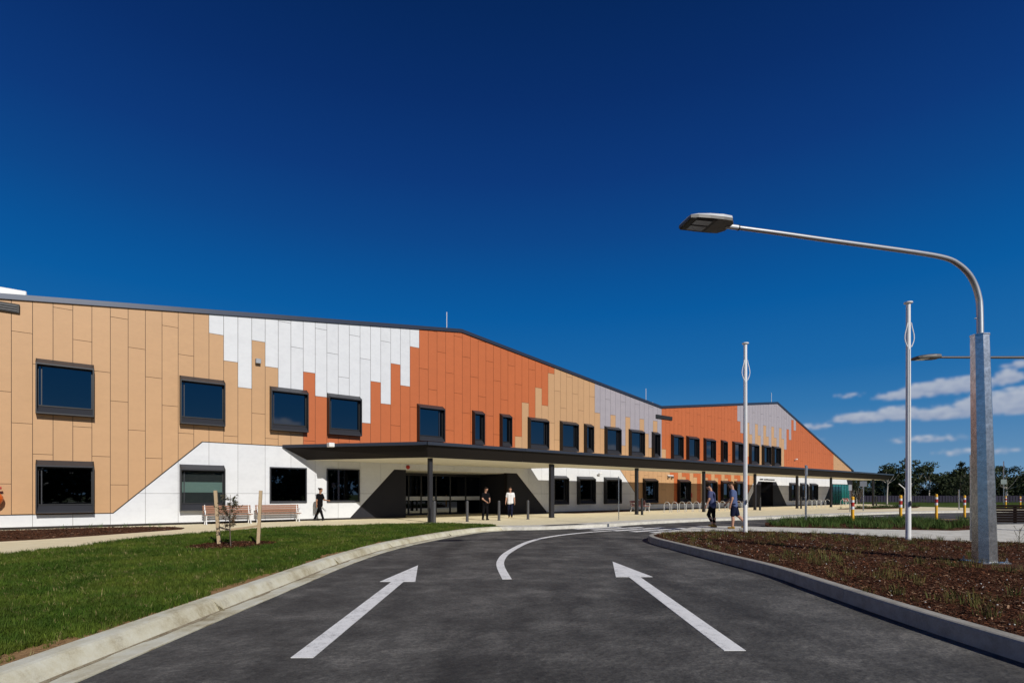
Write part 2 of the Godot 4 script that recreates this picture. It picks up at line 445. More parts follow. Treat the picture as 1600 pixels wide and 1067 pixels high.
func _ready() -> void:
	rng.seed = 2024
	# camera: level, with the lens shifted up
	var cam := Camera3D.new()
	cam.name = "camera"
	cam.position = Vector3(0, 1.4, 0)
	cam.projection = Camera3D.PROJECTION_FRUSTUM
	cam.near = 0.1
	cam.size = 0.1 * 1067.0 / 845.0
	cam.frustum_offset = Vector2(0, 0.1 * 238.5 / 845.0)
	cam.far = 4000.0
	add_child(cam)
	cam.current = true
	# sky and exposure
	var env := Environment.new()
	env.background_mode = Environment.BG_SKY
	var pano := PanoramaSkyMaterial.new()
	pano.panorama = sky_panorama()
	env.sky = Sky.new()
	env.sky.sky_material = pano
	env.tonemap_mode = Environment.TONE_MAPPER_LINEAR
	env.tonemap_exposure = 1.0
	env.sdfgi_enabled = true; env.ssao_enabled = true; env.ssil_enabled = true
	var we := WorldEnvironment.new()
	we.name = "world_environment"; we.environment = env
	add_child(we)
	# sun: behind the camera to the right, about 32 degrees high
	var sun := DirectionalLight3D.new()
	sun.name = "sun"
	sun.light_energy = 1.3
	sun.light_color = Color(1.0, 0.98, 0.94)
	sun.light_angular_distance = 0.5
	sun.shadow_enabled = true
	add_child(sun)
	var el := deg_to_rad(32.0)
	var azm := deg_to_rad(33.0)
	sun.look_at_from_position(Vector3.ZERO, Vector3(-sin(azm) * cos(el), -sin(el), -cos(azm) * cos(el)))
	make_materials()
	build_ground()
	build_building()
	build_canopy()
	build_far()
	build_street()
	build_people()
	build_plants()

# ------------------------------------------------------------------ ground, roads, kerbs
var lawn_poly: PackedVector2Array
var island_poly: PackedVector2Array
var bed_poly: PackedVector2Array
var left_bed_poly: PackedVector2Array
var wall_bed_poly: PackedVector2Array
var far_bed_poly: PackedVector2Array

func sweep(line: PackedVector2Array, prof: PackedVector2Array, i0: int, i1: int, t0: float, t1: float) -> MB:
	# profile of (offset to the left of the line, height) carried along the line from sample i0 to i1
	var mb := MB.new()
	var rings: Array = []
	for i in range(i0, i1 + 1):
		var d := (line[mini(i + 1, line.size() - 1)] - line[maxi(i - 1, 0)]).normalized()
		var at := line[i]
		if i == i0: at += d * t0
		if i == i1: at -= d * t1
		var s := Vector2(-d.y, d.x)
		var ring: Array = []
		for p in prof:
			var q := at + s * p.x
			ring.append(Vector3(q.x, p.y, -q.y))
		rings.append(ring)
	var k := prof.size()
	for i in rings.size() - 1:
		for j in k:
			mb.quad(rings[i][j], rings[i + 1][j], rings[i + 1][(j + 1) % k], rings[i][(j + 1) % k])
	for j in range(1, k - 1):
		mb.tri(rings[0][0], rings[0][j], rings[0][j + 1])
		var e := rings.size() - 1
		mb.tri(rings[e][0], rings[e][j + 1], rings[e][j])
	return mb

func soil_w(z: float) -> float:
	return 0.14 + 0.10 * sin(z * 1.7) + 0.07 * sin(z * 4.1 + 1.0)

func build_ground() -> void:
	var mb := MB.new()
	mb.quad(Vector3(-1500, -0.16, 1500), Vector3(1500, -0.16, 1500), Vector3(1500, -0.16, -1500), Vector3(-1500, -0.16, -1500))
	structure("ground", mb, M.field, "flat grassy ground stretching out to the horizon")
	mb = MB.new()
	mb.quad(G(-3.9, -60, -0.13), G(64, -60, -0.13), G(64, 53, -0.13), G(-3.9, 42, -0.13))
	structure("road", mb, M.asphalt, "dark grey asphalt driveway curving round to the right")

	# left kerb line at the edge of the asphalt, from behind the camera to the paved apron
	var edge := smooth_line(P2([[-3.5, -12], [-3.5, -4], [-3.52, 2], [-3.54, 6], [-3.53, 9], [-3.5, 12], [-3.2, 15.1], [-2.5, 18.0], [-1.62, 20.6], [-0.9, 22.0], [0.1, 22.9]]), 0.5)
	var prof := PackedVector2Array([Vector2(0.0, -0.30), Vector2(0.0, -0.118), Vector2(0.03, -0.114), Vector2(0.25, -0.126), Vector2(0.29, -0.118), Vector2(0.335, -0.05), Vector2(0.36, -0.012), Vector2(0.39, 0.012), Vector2(0.43, 0.022), Vector2(0.575, 0.022), Vector2(0.59, 0.010), Vector2(0.59, -0.30)])
	var kerb := group(numbered("kerb"), self)
	tag(kerb, "cream concrete kerb and gutter along the lawn", "", "", "structure")
	var per := 7
	var i := 0
	while i < edge.size() - 1:
		var j := mini(i + per, edge.size() - 1)
		part("kerb_segment", sweep(edge, prof, i, j, 0.006, 0.006), M.kerb, kerb)
		i = j
	var silt := MB.new()
	for k in edge.size() - 1:
		if edge[k].y < 0.0 or edge[k].y > 19.0: continue
		var da := (edge[k + 1] - edge[maxi(k - 1, 0)]).normalized(); var db := (edge[mini(k + 2, edge.size() - 1)] - edge[k]).normalized()
		var sa := Vector2(-da.y, da.x); var sb := Vector2(-db.y, db.x)
		for m in 4:
			var t0 := m / 4.0; var t1 := (m + 1) / 4.0
			var p0 := edge[k].lerp(edge[k + 1], t0); var p1 := edge[k].lerp(edge[k + 1], t1)
			var n0 := sa.lerp(sb, t0); var n1 := sa.lerp(sb, t1)
			var w0 := clampf(0.022 + 0.028 * sin(p0.y * 3.3) + 0.02 * sin(p0.y * 7.9), 0.004, 0.05); var w1 := clampf(0.022 + 0.028 * sin(p1.y * 3.3) + 0.02 * sin(p1.y * 7.9), 0.004, 0.05)
			var a0 := p0 + n0 * (0.262 - w0); var a1 := p1 + n1 * (0.262 - w1); var b0 := p0 + n0 * 0.279; var b1 := p1 + n1 * 0.279
			silt.quad(G(a0.x, a0.y, -0.1215), G(a1.x, a1.y, -0.1215), G(b1.x, b1.y, -0.1165), G(b0.x, b0.y, -0.1165))
	structure("gutter_silt", silt, M.silt, "thin line of brown silt lying in the gutter of the lawn kerb")
	var back := side_line(edge, 0.59)

	# lawn between the kerb and the footpath
	lawn_poly = PackedVector2Array()
	for p in back:
		if p.y > -11.0: lawn_poly.append(p)
	for q in [[-0.75, 23.6], [-1.5, 24.35], [-3.0, 25.05], [-5.7, 24.3], [-8.1, 22.9], [-10.0, 21.2], [-10.95, 18.5], [-11.35, 15.9], [-11.4, 13.7], [-11.6, 12.0], [-12.6, 9.0], [-14.0, 5.0], [-15.0, 0.0], [-15.2, -11.0]]:
		lawn_poly.append(Vector2(q[0], q[1]))
	mb = MB.new(); mb.slab(lawn_poly, -0.2, 0.012)
	structure("lawn", mb, M.turf, "lawn soil under the grass beside the kerb")
	# bare earth strip behind the kerb
	mb = MB.new()
	for k in back.size() - 1:
		var a := back[k]; var b := back[k + 1]
		if a.y < 0.0 or a.y > 21.0: continue
		var d := (b - a).normalized(); var s := Vector2(-d.y, d.x)
		var w0 := soil_w(a.y); var w1 := soil_w(b.y)
		mb.quad(G(a.x, a.y, 0.017), G(b.x, b.y, 0.017), G(b.x + s.x * maxf(w1, 0.01), b.y + s.y * maxf(w1, 0.01), 0.017), G(a.x + s.x * maxf(w0, 0.01), a.y + s.y * maxf(w0, 0.01), 0.017))
	structure("soil_strip", mb, M.dirt, "strip of bare reddish soil behind the lawn kerb")

	# beige paving in front of the building
	var far_edge := [[-0.6, 22.9], [0.9, 23.0], [2.24, 23.66], [3.6, 24.6], [5.0, 25.7], [6.6, 27.3], [10.8, 30.3], [15.6, 32.9], [21.9, 37.0], [29.5, 41.6], [36.3, 44.2], [43.0, 46.0], [60.0, 50.0], [75.0, 54.0]]
	var pave := PackedVector2Array()
	var line := smooth_line(P2(far_edge.slice(0)), 1.0)
	pave.append(Vector2(-0.75, 23.3))
	for q in side_line(line, 0.35): pave.append(q)
	for q in [[75.0, 57.5], [60.0, 53.5], [47.5, 52.5], [45.0, 60.0], [50.5, 74.0], [48.6, 76.6]]: pave.append(Vector2(q[0], q[1]))
	# the paving runs a little under the wall
	for q in [[-9.0, 30.8], [-20.2, 21.7], [-34.0, 10.5], [-40.0, -5.0], [-15.4, -11.0]]: pave.append(Vector2(q[0], q[1]))
	for k in range(lawn_poly.size() - 1, -1, -1):
		var q := lawn_poly[k]
		if q.x < -0.7 and (q.y > 23.5 or q.x < -6.0): pave.append(q)
	mb = MB.new(); mb.slab(pave, -0.2, 0.0)
	structure("footpath", mb, M.paving, "pale beige paved forecourt and footpath along the building")
	# pale concrete edge strip along the far side of the road
	part(numbered("road_edge"), sweep(line, PackedVector2Array([Vector2(-0.02, -0.3), Vector2(-0.02, 0.0), Vector2(0.02, 0.008), Vector2(1.25, 0.008), Vector2(1.25, -0.05)]), 0, line.size() - 1, 0.0, 0.0), M.concrete, self).set_meta("kind", "structure")
	# dark tactile mat at the crossing
	var mat_poly := P2([[1.50, 23.62], [2.05, 24.0], [3.45, 24.95], [3.05, 25.35], [2.0, 24.6], [1.25, 23.95]])
	mb = MB.new(); mb.slab(mat_poly, 0.0, 0.013)
	structure("tactile_paving", mb, M.canopy_dark, "dark tactile paving mat at the zebra crossing")

	# planted island on the right
	var isl := smooth_line(P2([[4.65, -12], [4.66, -4], [4.66, 3], [4.64, 6], [4.74, 8.2], [4.84, 10.2], [4.64, 12.6], [4.44, 15.0], [4.34, 16.4], [4.42, 17.5], [4.8, 18.5], [5.5, 19.3], [6.6, 19.8]]), 0.3)
	var rprof := PackedVector2Array([Vector2(0.17, -0.3), Vector2(0.17, 0.056), Vector2(0.16, 0.064), Vector2(0.035, 0.064), Vector2(0.012, 0.055), Vector2(0.0, 0.035), Vector2(-0.012, -0.3)])
	for q in rprof.size(): rprof[q] = Vector2(-rprof[q].x, rprof[q].y)
	rprof.reverse()
	rprof.reverse()
	kerb = group(numbered("kerb"), self)
	tag(kerb, "grey concrete kerb round the mulched island on the right", "", "", "structure")
	i = 0
	while i < isl.size() - 1:
		var j := mini(i + 12, isl.size() - 1)
		part("kerb_segment", sweep(isl, rprof, i, j, 0.005, 0.005), M.kerb_grey, kerb)
		i = j
	var inner := side_line(isl, -0.172)
	island_poly = PackedVector2Array()
	for p in inner: island_poly.append(p)
	for q in [[7.2, 19.75], [8.7, 19.85], [10.0, 19.4], [11.05, 18.6], [12.3, 16.75], [13.0, 15.6], [14.4, 15.2], [20.0, 14.6], [30.0, 13.0], [30.0, -12.0]]:
		island_poly.append(Vector2(q[0], q[1]))
	mb = MB.new(); mb.slab(island_poly, -0.25, 0.035)
	structure("garden_bed", mb, M.mulch, "brown bark mulch bed on the island on the right")
	# footpath behind the island
	mb = MB.new()
	mb.slab(P2([[5.9, 19.75], [7.2, 19.85], [8.7, 19.95], [10.0, 19.5], [11.15, 18.7], [12.4, 16.85], [13.1, 15.7], [14.4, 15.32], [20.0, 14.72], [30.0, 13.1], [32.0, 25.0], [23.3, 24.7], [21.9, 24.4], [19.3, 22.7], [17.6, 20.7], [16.6, 20.25], [14.8, 20.8], [12.8, 21.6], [10.7, 22.5], [9.4, 23.1], [8.0, 23.2], [6.8, 21.4]]), -0.2, 0.03)
	structure("footpath", mb, M.concrete, "pale concrete footpath crossing behind the mulched island")
	bed_poly = P2([[11.2, 23.9], [12.0, 25.6], [14.4, 27.6], [17.1, 28.8], [20.5, 28.8], [23.5, 27.5], [22.4, 25.3], [21.9, 24.5], [19.3, 22.8], [17.6, 20.8], [16.6, 20.35], [14.8, 20.9], [12.8, 21.7], [10.8, 22.6]])
	mb = MB.new(); mb.slab(bed_poly, -0.2, 0.045)
	structure("garden_bed", mb, M.mulch, "narrow planted bed between footpath and cross road")
	left_bed_poly = P2([[-19.6, 20.0], [-18.5, 21.2], [-17.3, 22.35], [-15.6, 22.9], [-14.2, 22.75], [-13.4, 22.1], [-13.1, 21.4], [-13.4, 20.3], [-14.0, 18.2], [-14.6, 16.6], [-15.6, 15.2], [-17.5, 14.2], [-20.5, 14.6], [-24.0, 16.0]])
	mb = MB.new(); mb.slab(left_bed_poly, -0.1, 0.02)
	structure("garden_bed", mb, M.mulch, "dark mulch bed in the paving at far left")
	wall_bed_poly = PackedVector2Array()
	for q in [[3.6, 0.12], [13.6, 0.12], [13.2, 1.0], [9.0, 1.5], [4.6, 1.5]]:
		var w := F(q[0], q[1]); wall_bed_poly.append(Vector2(w.x, -w.z))
	mb = MB.new(); mb.slab(wall_bed_poly, -0.1, 0.02)
	structure("garden_bed", mb, M.mulch, "mulch strip at the foot of the white wall right of the entrance")
	far_bed_poly = PackedVector2Array()
	for q in [[31.0, 9.2], [38.0, 8.6], [47.0, 9.0], [49.0, 11.0], [43.0, 12.2], [35.0, 11.2]]:
		var w := F(q[0], q[1]); far_bed_poly.append(Vector2(w.x, -w.z))
	mb = MB.new(); mb.slab(far_bed_poly, -0.1, 0.05)
	structure("garden_bed", mb, M.mulch, "small mulched bed by the far end of the canopy")

	# markings
	for s in [[-1.0, -2.06, -1.87, 5.05, 9.44, -2.31, -1.69, 11.6, -2.02], [1.0, 2.07, 2.29, 5.28, 9.98, 1.92, 2.60, 12.25, 2.28]]:
		mb = MB.new()
		var c0: float = (s[1] + s[2]) * 0.5
		var c1: float = (s[5] + s[6]) * 0.5
		var hw: float = 0.105
		mb.slab(P2([[c0 - hw, s[3]], [c0 + hw, s[3]], [c1 + hw, s[4]], [s[6], s[4]], [s[8], s[7]], [s[5], s[4]], [c1 - hw, s[4]]]), -0.131, -0.1255)
		structure("arrow_marking", mb, M.paint_white, "white straight arrow painted on the %s lane of the driveway" % ("left" if s[0] < 0 else "right"))
	var cl := smooth_line(P2([[-0.09, 9.72], [-0.24, 11.4], [-0.25, 12.6], [-0.10, 14.2], [0.45, 17.0], [1.21, 19.1], [2.3, 20.8], [3.5, 22.1], [4.6, 23.0]]), 0.3)
	part(numbered("lane_line"), sweep(cl, PackedVector2Array([Vector2(-0.085, -0.132), Vector2(-0.085, -0.1255), Vector2(0.085, -0.1255), Vector2(0.085, -0.132)]), 0, cl.size() - 1, 0, 0), M.paint_white, self).set_meta("kind", "structure")
	for s in [[2.75, 23.72, 5.0, 25.2], [3.42, 23.09, 6.0, 24.95], [4.24, 22.52, 6.9, 24.7], [4.89, 22.0, 7.75, 24.3], [5.6, 21.5, 8.2, 23.9]]:
		var a := Vector2(s[0], s[1]); var b := Vector2(s[2], s[3]); var d := (b - a).normalized(); var q := Vector2(-d.y, d.x) * 0.17
		mb = MB.new(); mb.slab(PackedVector2Array([a - q, b - q, b + q, a + q]), -0.131, -0.1252)
		structure("zebra_stripe", mb, M.paint_white, "white zebra crossing stripe in front of the entrance")
	for s in [[19.5, 29.6, 26.0, 30.6], [24.0, 32.4, 34.0, 33.6], [14.0, 29.5, 17.5, 31.6], [23.0, 36.0, 26.0, 37.8]]:
		var a := Vector2(s[0], s[1]); var b := Vector2(s[2], s[3]); var d := (b - a).normalized(); var q := Vector2(-d.y, d.x) * 0.07
		mb = MB.new(); mb.slab(PackedVector2Array([a - q, b - q, b + q, a + q]), -0.131, -0.1252)
		structure("road_line", mb, M.paint_yellow if s[0] > 19.0 and s[0] < 24.5 and s[1] < 35.0 else M.paint_white, "thin painted line on the cross road")

# ------------------------------------------------------------------ building
const U0 := -25.32
const PITCH := 0.6237
func roof_h(u: float) -> float:
	if u < -4.2: return 11.77 + (u + 4.2) * 0.1278
	if u < 17.0: return 11.77 - (u + 4.2) * 0.1283
	if u < 39.1: return 9.05 + (u - 17.0) * 0.124
	return 11.79 - (u - 39.1) * 0.3123

func xprism(mb: MB, sect: PackedVector2Array, x0: float, x1: float) -> void:
	# section of (out, up) carried along x from x0 to x1
	var keep := mb.xf
	mb.xf = mb.xf * Transform3D(Basis(Vector3(0, 0, 1), Vector3(0, 1, 0), Vector3(-1, 0, 0)), Vector3.ZERO)
	mb.prism_xy(sect, -x1, -x0)
	mb.xf = keep

var win_cache := {}
func window_meshes(w: float, hh: float) -> Dictionary:
	var key := "%.2f_%.2f" % [w, hh]
	if win_cache.has(key): return win_cache[key]
	var D := 0.36
	var t := 0.045
	var d := {}
	var mb := MB.new()
	xprism(mb, PackedVector2Array([Vector2(0.021, hh), Vector2(0.021, hh - 0.27), Vector2(D - 0.004, hh - 0.27), Vector2(D - 0.004, hh - 0.215)]), t, w - t)
	d.hood = mb.mesh(M.frame)
	mb = MB.new()
	xprism(mb, PackedVector2Array([Vector2(0.021, 0.0), Vector2(D - 0.004, 0.015), Vector2(D - 0.004, 0.06), Vector2(0.07, 0.33), Vector2(0.021, 0.33)]), t, w - t)
	d.sill = mb.mesh(M.frame)
	mb = MB.new()
	xprism(mb, PackedVector2Array([Vector2(0.021, -0.004), Vector2(D, 0.01), Vector2(D, hh - 0.20), Vector2(0.021, hh + 0.006)]), 0.0, t)
	d.jamb = mb.mesh(M.frame_inner)
	mb = MB.new()
	mb.box(Vector3(t, 0.33, 0.07), Vector3(w - t, hh - 0.27, 0.078))
	d.pane = mb.mesh(M.glass)
	mb = MB.new()
	for b in [[t, 0.33, w - t, 0.375], [t, hh - 0.315, w - t, hh - 0.27], [t, 0.375, t + 0.045, hh - 0.315], [w - t - 0.045, 0.375, w - t, hh - 0.315]]:
		mb.box(Vector3(b[0], b[1], 0.0785), Vector3(b[2], b[3], 0.105))
	d.sash = mb.mesh(M.frame_inner)
	mb = MB.new()
	mb.box(Vector3(0.0, 0.376, 0.0785), Vector3(0.035, hh - 0.316, 0.112))
	d.mullion = mb.mesh(M.frame)
	win_cache[key] = d
	return d

func boxed_window(parent: Node, u: float, h0: float, h1: float, w: float, blind := false) -> void:
	var hh := h1 - h0
	var d := window_meshes(w, hh)
	var n := group("window", parent, Vector3(u, h0, 0))
	inst("hood", d.hood, n); inst("sill", d.sill, n)
	inst("jamb", d.jamb, n); inst("jamb", d.jamb, n, Vector3(w - 0.045, 0, 0))
	if not blind:
		inst("pane", d.pane, n)
	else:
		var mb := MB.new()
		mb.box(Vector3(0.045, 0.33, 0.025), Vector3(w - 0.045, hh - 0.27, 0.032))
		part("room_gloom_sheet", mb, M.interior, n)  # thin black sheet painted in place of the unlit room behind the pane
		mb = MB.new(); mb.box(Vector3(0.06, 0.86, 0.038), Vector3(w - 0.06, 1.34, 0.046))
		tag(part("blind", mb, M.blind, n), "pale green roller blind half way down the window")
		mb = MB.new(); mb.box(Vector3(0.045, 0.33, 0.07), Vector3(w - 0.045, hh - 0.27, 0.076))
		part("pane", mb, M.glass_clear, n)
	inst("sash", d.sash, n)
	if w > 1.2: inst("mullion", d.mullion, n, Vector3(0.16 if u < -10.0 else w - 0.30, 0, 0))

func flat_window(parent: Node, u: float, h0: float, h1: float, w: float) -> void:
	var n := group("window", parent, Vector3(u, h0, 0))
	var hh := h1 - h0
	var mb := MB.new()
	for b in [[0.0, 0.0, w, 0.10], [0.0, hh - 0.06, w, hh], [0.0, 0.10, 0.055, hh - 0.06], [w - 0.055, 0.10, w, hh - 0.06]]:
		mb.box(Vector3(b[0], b[1], 0.021), Vector3(b[2], b[3], 0.085))
	part("frame", mb, M.frame, n)
	mb = MB.new(); mb.box(Vector3(0.055, 0.10, 0.022), Vector3(w - 0.055, hh - 0.06, 0.03))
	part("pane", mb, M.glass, n)

func build_building() -> void:
	var b := thing("hospital_building", "long two storey building clad in orange, tan and white panels with twin sloping rooflines", "building", F(0, 0), FACE_TURN)
	# backing wall behind the cladding, open at the two entrances
	var mb := MB.new()
	for seg in [[-40.0, -8.11], [-0.45, 35.3], [38.05, 61.9]]:
		var s0: float = seg[0]; var s1: float = seg[1]
		var top := PackedVector2Array()
		for x in [s0, -4.2, 17.0, 39.1, s1]:
			if x >= s0 and x <= s1 and (top.is_empty() or x > top[top.size() - 1].x): top.append(Vector2(x, roof_h(x) - 0.02))
		var poly := PackedVector2Array([Vector2(s0, -0.2), Vector2(s1, -0.2)])
		for k in range(top.size() - 1, -1, -1): poly.append(top[k])
		mb.prism_xy(poly, -0.3, 0.0)
	mb.prism_xy(PackedVector2Array([Vector2(-8.11, 2.86), Vector2(-0.45, 2.86), Vector2(-0.45, roof_h(-0.45) - 0.02), Vector2(-4.2, 11.75), Vector2(-8.11, roof_h(-8.11) - 0.02)]), -0.3, 0.0)
	mb.prism_xy(PackedVector2Array([Vector2(35.3, 2.8), Vector2(38.05, 2.8), Vector2(38.05, roof_h(38.05) - 0.02), Vector2(35.3, roof_h(35.3) - 0.02)]), -0.3, 0.0)
	# ends and back
	mb.box(Vector3(-40.3, -0.2, -22.0), Vector3(-40.0, 7.0, 0.0))
	mb.box(Vector3(61.6, -0.2, -22.0), Vector3(61.9, 4.4, -0.3))
	mb.box(Vector3(-40.0, -0.2, -22.3), Vector3(61.9, 4.4, -22.0))
	part("wall", mb, M.backing, b)

	# ---- cladding panels
	var change := {12: 9.0, 13: 7.8, 14: 6.6, 15: 9.0, 16: 7.8, 17: 6.6, 18: 5.4, 19: 7.8, 20: 6.6, 21: 5.4, 22: 6.0, 23: 6.0, 24: 5.4, 25: 7.8, 26: 6.6, 27: 9.0, 28: 7.8, 29: 10.2, 42: 5.4, 43: 7.8, 44: 6.6, 45: 9.0, 46: 7.8, 47: 10.2, 55: 7.8, 56: 6.6, 57: 5.4, 58: 7.8, 59: 6.0, 60: 5.4, 61: 7.8, 62: 6.0, 63: 5.4, 64: 7.8, 65: 6.6, 66: 5.4, 67: 7.8, 68: 4.2, 69: 5.4, 90: 9.0, 91: 7.8, 92: 6.6, 93: 9.0, 94: 7.8, 95: 6.6, 96: 9.0, 97: 7.8, 98: 6.6, 99: 9.0, 100: 7.8, 101: 6.6, 102: 9.0, 103: 7.8, 104: 6.6, 105: 9.0, 106: 7.8, 107: 6.6, 109: 7.8, 111: 9.0}
	var regions: Array = []   # polygons of the panelled field above the white base
	var upper := PackedVector2Array([Vector2(-40, 0.60), Vector2(-22.12, 0.60), Vector2(-18.75, 3.87), Vector2(10.95, 3.87), Vector2(14.35, 0.56), Vector2(31.55, 0.56), Vector2(34.75, 3.87), Vector2(61.9, 3.87), Vector2(61.9, roof_h(61.9) - 0.02), Vector2(39.1, roof_h(39.1) - 0.02), Vector2(17.0, roof_h(17.0) - 0.02), Vector2(-4.2, roof_h(-4.2) - 0.02), Vector2(-40, roof_h(-40) - 0.02)])
	var list: Array = []   # [u, polygon, colour key]
	var first := -23
	for k in range(first, 141):
		var x0 := U0 + PITCH * (k - 1) + 0.009
		var x1 := U0 + PITCH * k - 0.009
		if x1 > 61.9: break
		var ph: float = [9.0, 7.8, 6.6][posmod(k, 3)]
		var joints: Array = []
		var h := ph - 10.8
		while h < 17.0:
			joints.append(h); h += 3.6
		var cut: float = change.get(k, -1.0)
		if cut > 0.0 and not joints.has(cut):
			var near := false
			for q in joints:
				if absf(q - cut) < 0.05: near = true
			if not near: joints.append(cut)
		joints.sort()
		for j in joints.size() - 1:
			var lo: float = joints[j] + 0.009
			var hi: float = joints[j + 1] - 0.009
			var mid := (lo + hi) * 0.5
			var key := "tan"
			var up := cut > 0.0 and mid > cut
			if k >= 12 and k <= 18: key = "white" if up else "tan"
			elif k >= 19 and k <= 29: key = "white" if up else "orange"
			elif k >= 30 and k <= 41: key = "orange"
			elif k >= 42 and k <= 47: key = "orange" if up else "tan"
			elif k >= 55 and k <= 68: key = "grey" if up else "tan"
			elif k == 69: key = "orange" if up else "tan"
			elif k >= 70 and k <= 89: key = "orange"
			elif k >= 90 and k <= 111:
				key = "grey" if up else ("tan" if k >= 92 and k <= 106 else "orange")
				if k == 108: key = "orange" if mid < 9.0 else "grey"
				if k == 110: key = "orange" if mid < 10.2 else "grey"
			elif k >= 112 and k <= 129: key = "orange"
			if k >= 60 and k <= 96 and mid < 4.0:
				key = "tan"
				if k > 70:
					if k % 3 == 0: key = "orange"
					elif k % 3 == 2 and mid > 3.0: key = "orange"
			var rect := PackedVector2Array([Vector2(x0, lo), Vector2(x1, lo), Vector2(x1, hi), Vector2(x0, hi)])
			for poly in Geometry2D.intersect_polygons(rect, upper):
				list.append([x0, poly, key])
	# base of larger cement panels
	var low1 := PackedVector2Array([Vector2(-40, 0.10), Vector2(-11.55, 0.10), Vector2(-8.88, 2.84), Vector2(0.42, 2.84), Vector2(3.27, 0.10), Vector2(14.82, 0.10), Vector2(10.95, 3.83), Vector2(-18.72, 3.83), Vector2(-22.10, 0.56), Vector2(-40, 0.56)])
	var low2 := PackedVector2Array([Vector2(14.86, 0.10), Vector2(31.0, 0.10), Vector2(31.45, 0.52), Vector2(14.42, 0.52)])
	var low3 := PackedVector2Array([Vector2(31.05, 0.10), Vector2(32.1, 0.10), Vector2(34.62, 2.80), Vector2(38.85, 2.80), Vector2(41.5, 0.10), Vector2(51.75, 0.10), Vector2(54.3, 2.75), Vector2(60.0, 2.75), Vector2(59.5, 3.83), Vector2(34.8, 3.83)])
	for k in range(-12, 72):
		var x0 := U0 + PITCH * (2 * k - 1) + 0.006
		var x1 := U0 + PITCH * (2 * k + 1) - 0.006
		for hs in [[0.0, 1.425], [1.437, 3.9]]:
			var rect := PackedVector2Array([Vector2(x0, hs[0]), Vector2(x1, hs[0]), Vector2(x1, hs[1]), Vector2(x0, hs[1])])
			for reg in [[low1, "white"], [low2, "white"], [low3, "white"]]:
				for poly in Geometry2D.intersect_polygons(rect, reg[0]): list.append([x0, poly, reg[1]])
	# charcoal splays beside the two entrances and at the far end
	for poly in [P2([[-11.5, 0.10], [-8.13, 0.10], [-8.13, 2.80], [-8.86, 2.80]]), P2([[-0.43, 0.10], [3.22, 0.10], [0.40, 2.80], [-0.43, 2.80]]), P2([[32.15, 0.10], [35.28, 0.10], [35.28, 2.76], [34.64, 2.76]]), P2([[38.07, 0.10], [41.45, 0.10], [38.83, 2.76], [38.07, 2.76]]), P2([[51.8, 0.10], [54.9, 0.10], [54.9, 2.72], [54.3, 2.72]]), P2([[59.55, 3.80], [60.05, 2.75], [61.85, 2.75], [61.85, 3.80]])]:
		list.append([poly[0].x, poly, "char"])
	# nearest first; past 300 the far ones are joined
	list.sort_custom(func(p, q): return p[0] < q[0])
	var left := {}
	var shown := 0
	var r := RandomNumberGenerator.new(); r.seed = 5
	for e in list:
		var area := 0.0
		var poly: PackedVector2Array = e[1]
		for q in poly.size(): area += poly[q].cross(poly[(q + 1) % poly.size()]) * 0.5
		if absf(area) < 0.004 or poly.size() < 3: continue
		var key: String = e[2] + str(r.randi() % 3)
		if e[0] > -27.0 and shown < 300:
			mb = MB.new(); mb.prism_xy(poly, 0.001, 0.02 + r.randf() * 0.0015)
			part("panel", mb, M[key], b)
			shown += 1
		else:
			if not left.has(key): left[key] = MB.new()
			left[key].prism_xy(poly, 0.001, 0.02)
	var am := ArrayMesh.new()
	for key in left: left[key].mesh(M[key], am)
	tag(inst("panel_field", am, b), "far cladding panels in orange, tan, grey and white", "", "", "stuff")

	# dark trims along the edges of the white base
	mb = MB.new()
	for s in [[-40.0, 0.58, -22.11, 0.58], [-22.11, 0.58, -18.74, 3.85], [-18.74, 3.85, 10.95, 3.85], [10.95, 3.85, 14.84, 0.08], [31.02, 0.08, 34.78, 3.85], [34.78, 3.85, 59.5, 3.85]]:
		var p := Vector2(s[0], s[1]); var q := Vector2(s[2], s[3]); var d := (q - p).normalized(); var nn := Vector2(-d.y, d.x) * 0.017
		mb.prism_xy(PackedVector2Array([p - nn, q - nn, q + nn, p + nn]), 0.002, 0.026)
	part("trim", mb, M.shadow_gap, b)
	# dark plinth gap at the ground
	mb = MB.new(); mb.box(Vector3(-40.0, -0.05, -0.1), Vector3(-8.12, 0.085, 0.004)); mb.box(Vector3(-0.44, -0.05, -0.1), Vector3(35.28, 0.085, 0.004)); mb.box(Vector3(38.06, -0.05, -0.1), Vector3(61.88, 0.085, 0.004))
	part("plinth", mb, M.shadow_gap, b)

	# ---- roof
	var roof := group("roof", b)
	mb = MB.new()
	var rp := [[-40.5, roof_h(-40.5)], [-4.2, 11.77], [17.0, 9.05], [39.1, 11.79], [62.15, roof_h(62.15)]]
	for q in 4:
		var u0: float = rp[q][0]; var u1: float = rp[q + 1][0]; var h0: float = rp[q][1]; var h1: float = rp[q + 1][1]
		mb.prism_xy(PackedVector2Array([Vector2(u0, h0), Vector2(u1, h1), Vector2(u1, h1 + 0.10), Vector2(u0, h0 + 0.10)]), -22.4, -0.02)
	part("roof_sheet", mb, M.roofing, roof)
	for q in 4:
		mb = MB.new()
		var u0: float = rp[q][0]; var u1: float = rp[q + 1][0]; var h0: float = rp[q][1]; var h1: float = rp[q + 1][1]
		mb.prism_xy(PackedVector2Array([Vector2(u0, h0 - 0.06), Vector2(u1, h1 - 0.06), Vector2(u1, h1 + 0.15), Vector2(u0, h0 + 0.15)]), -0.018, 0.10)
		part("flashing", mb, M.flashing, roof)
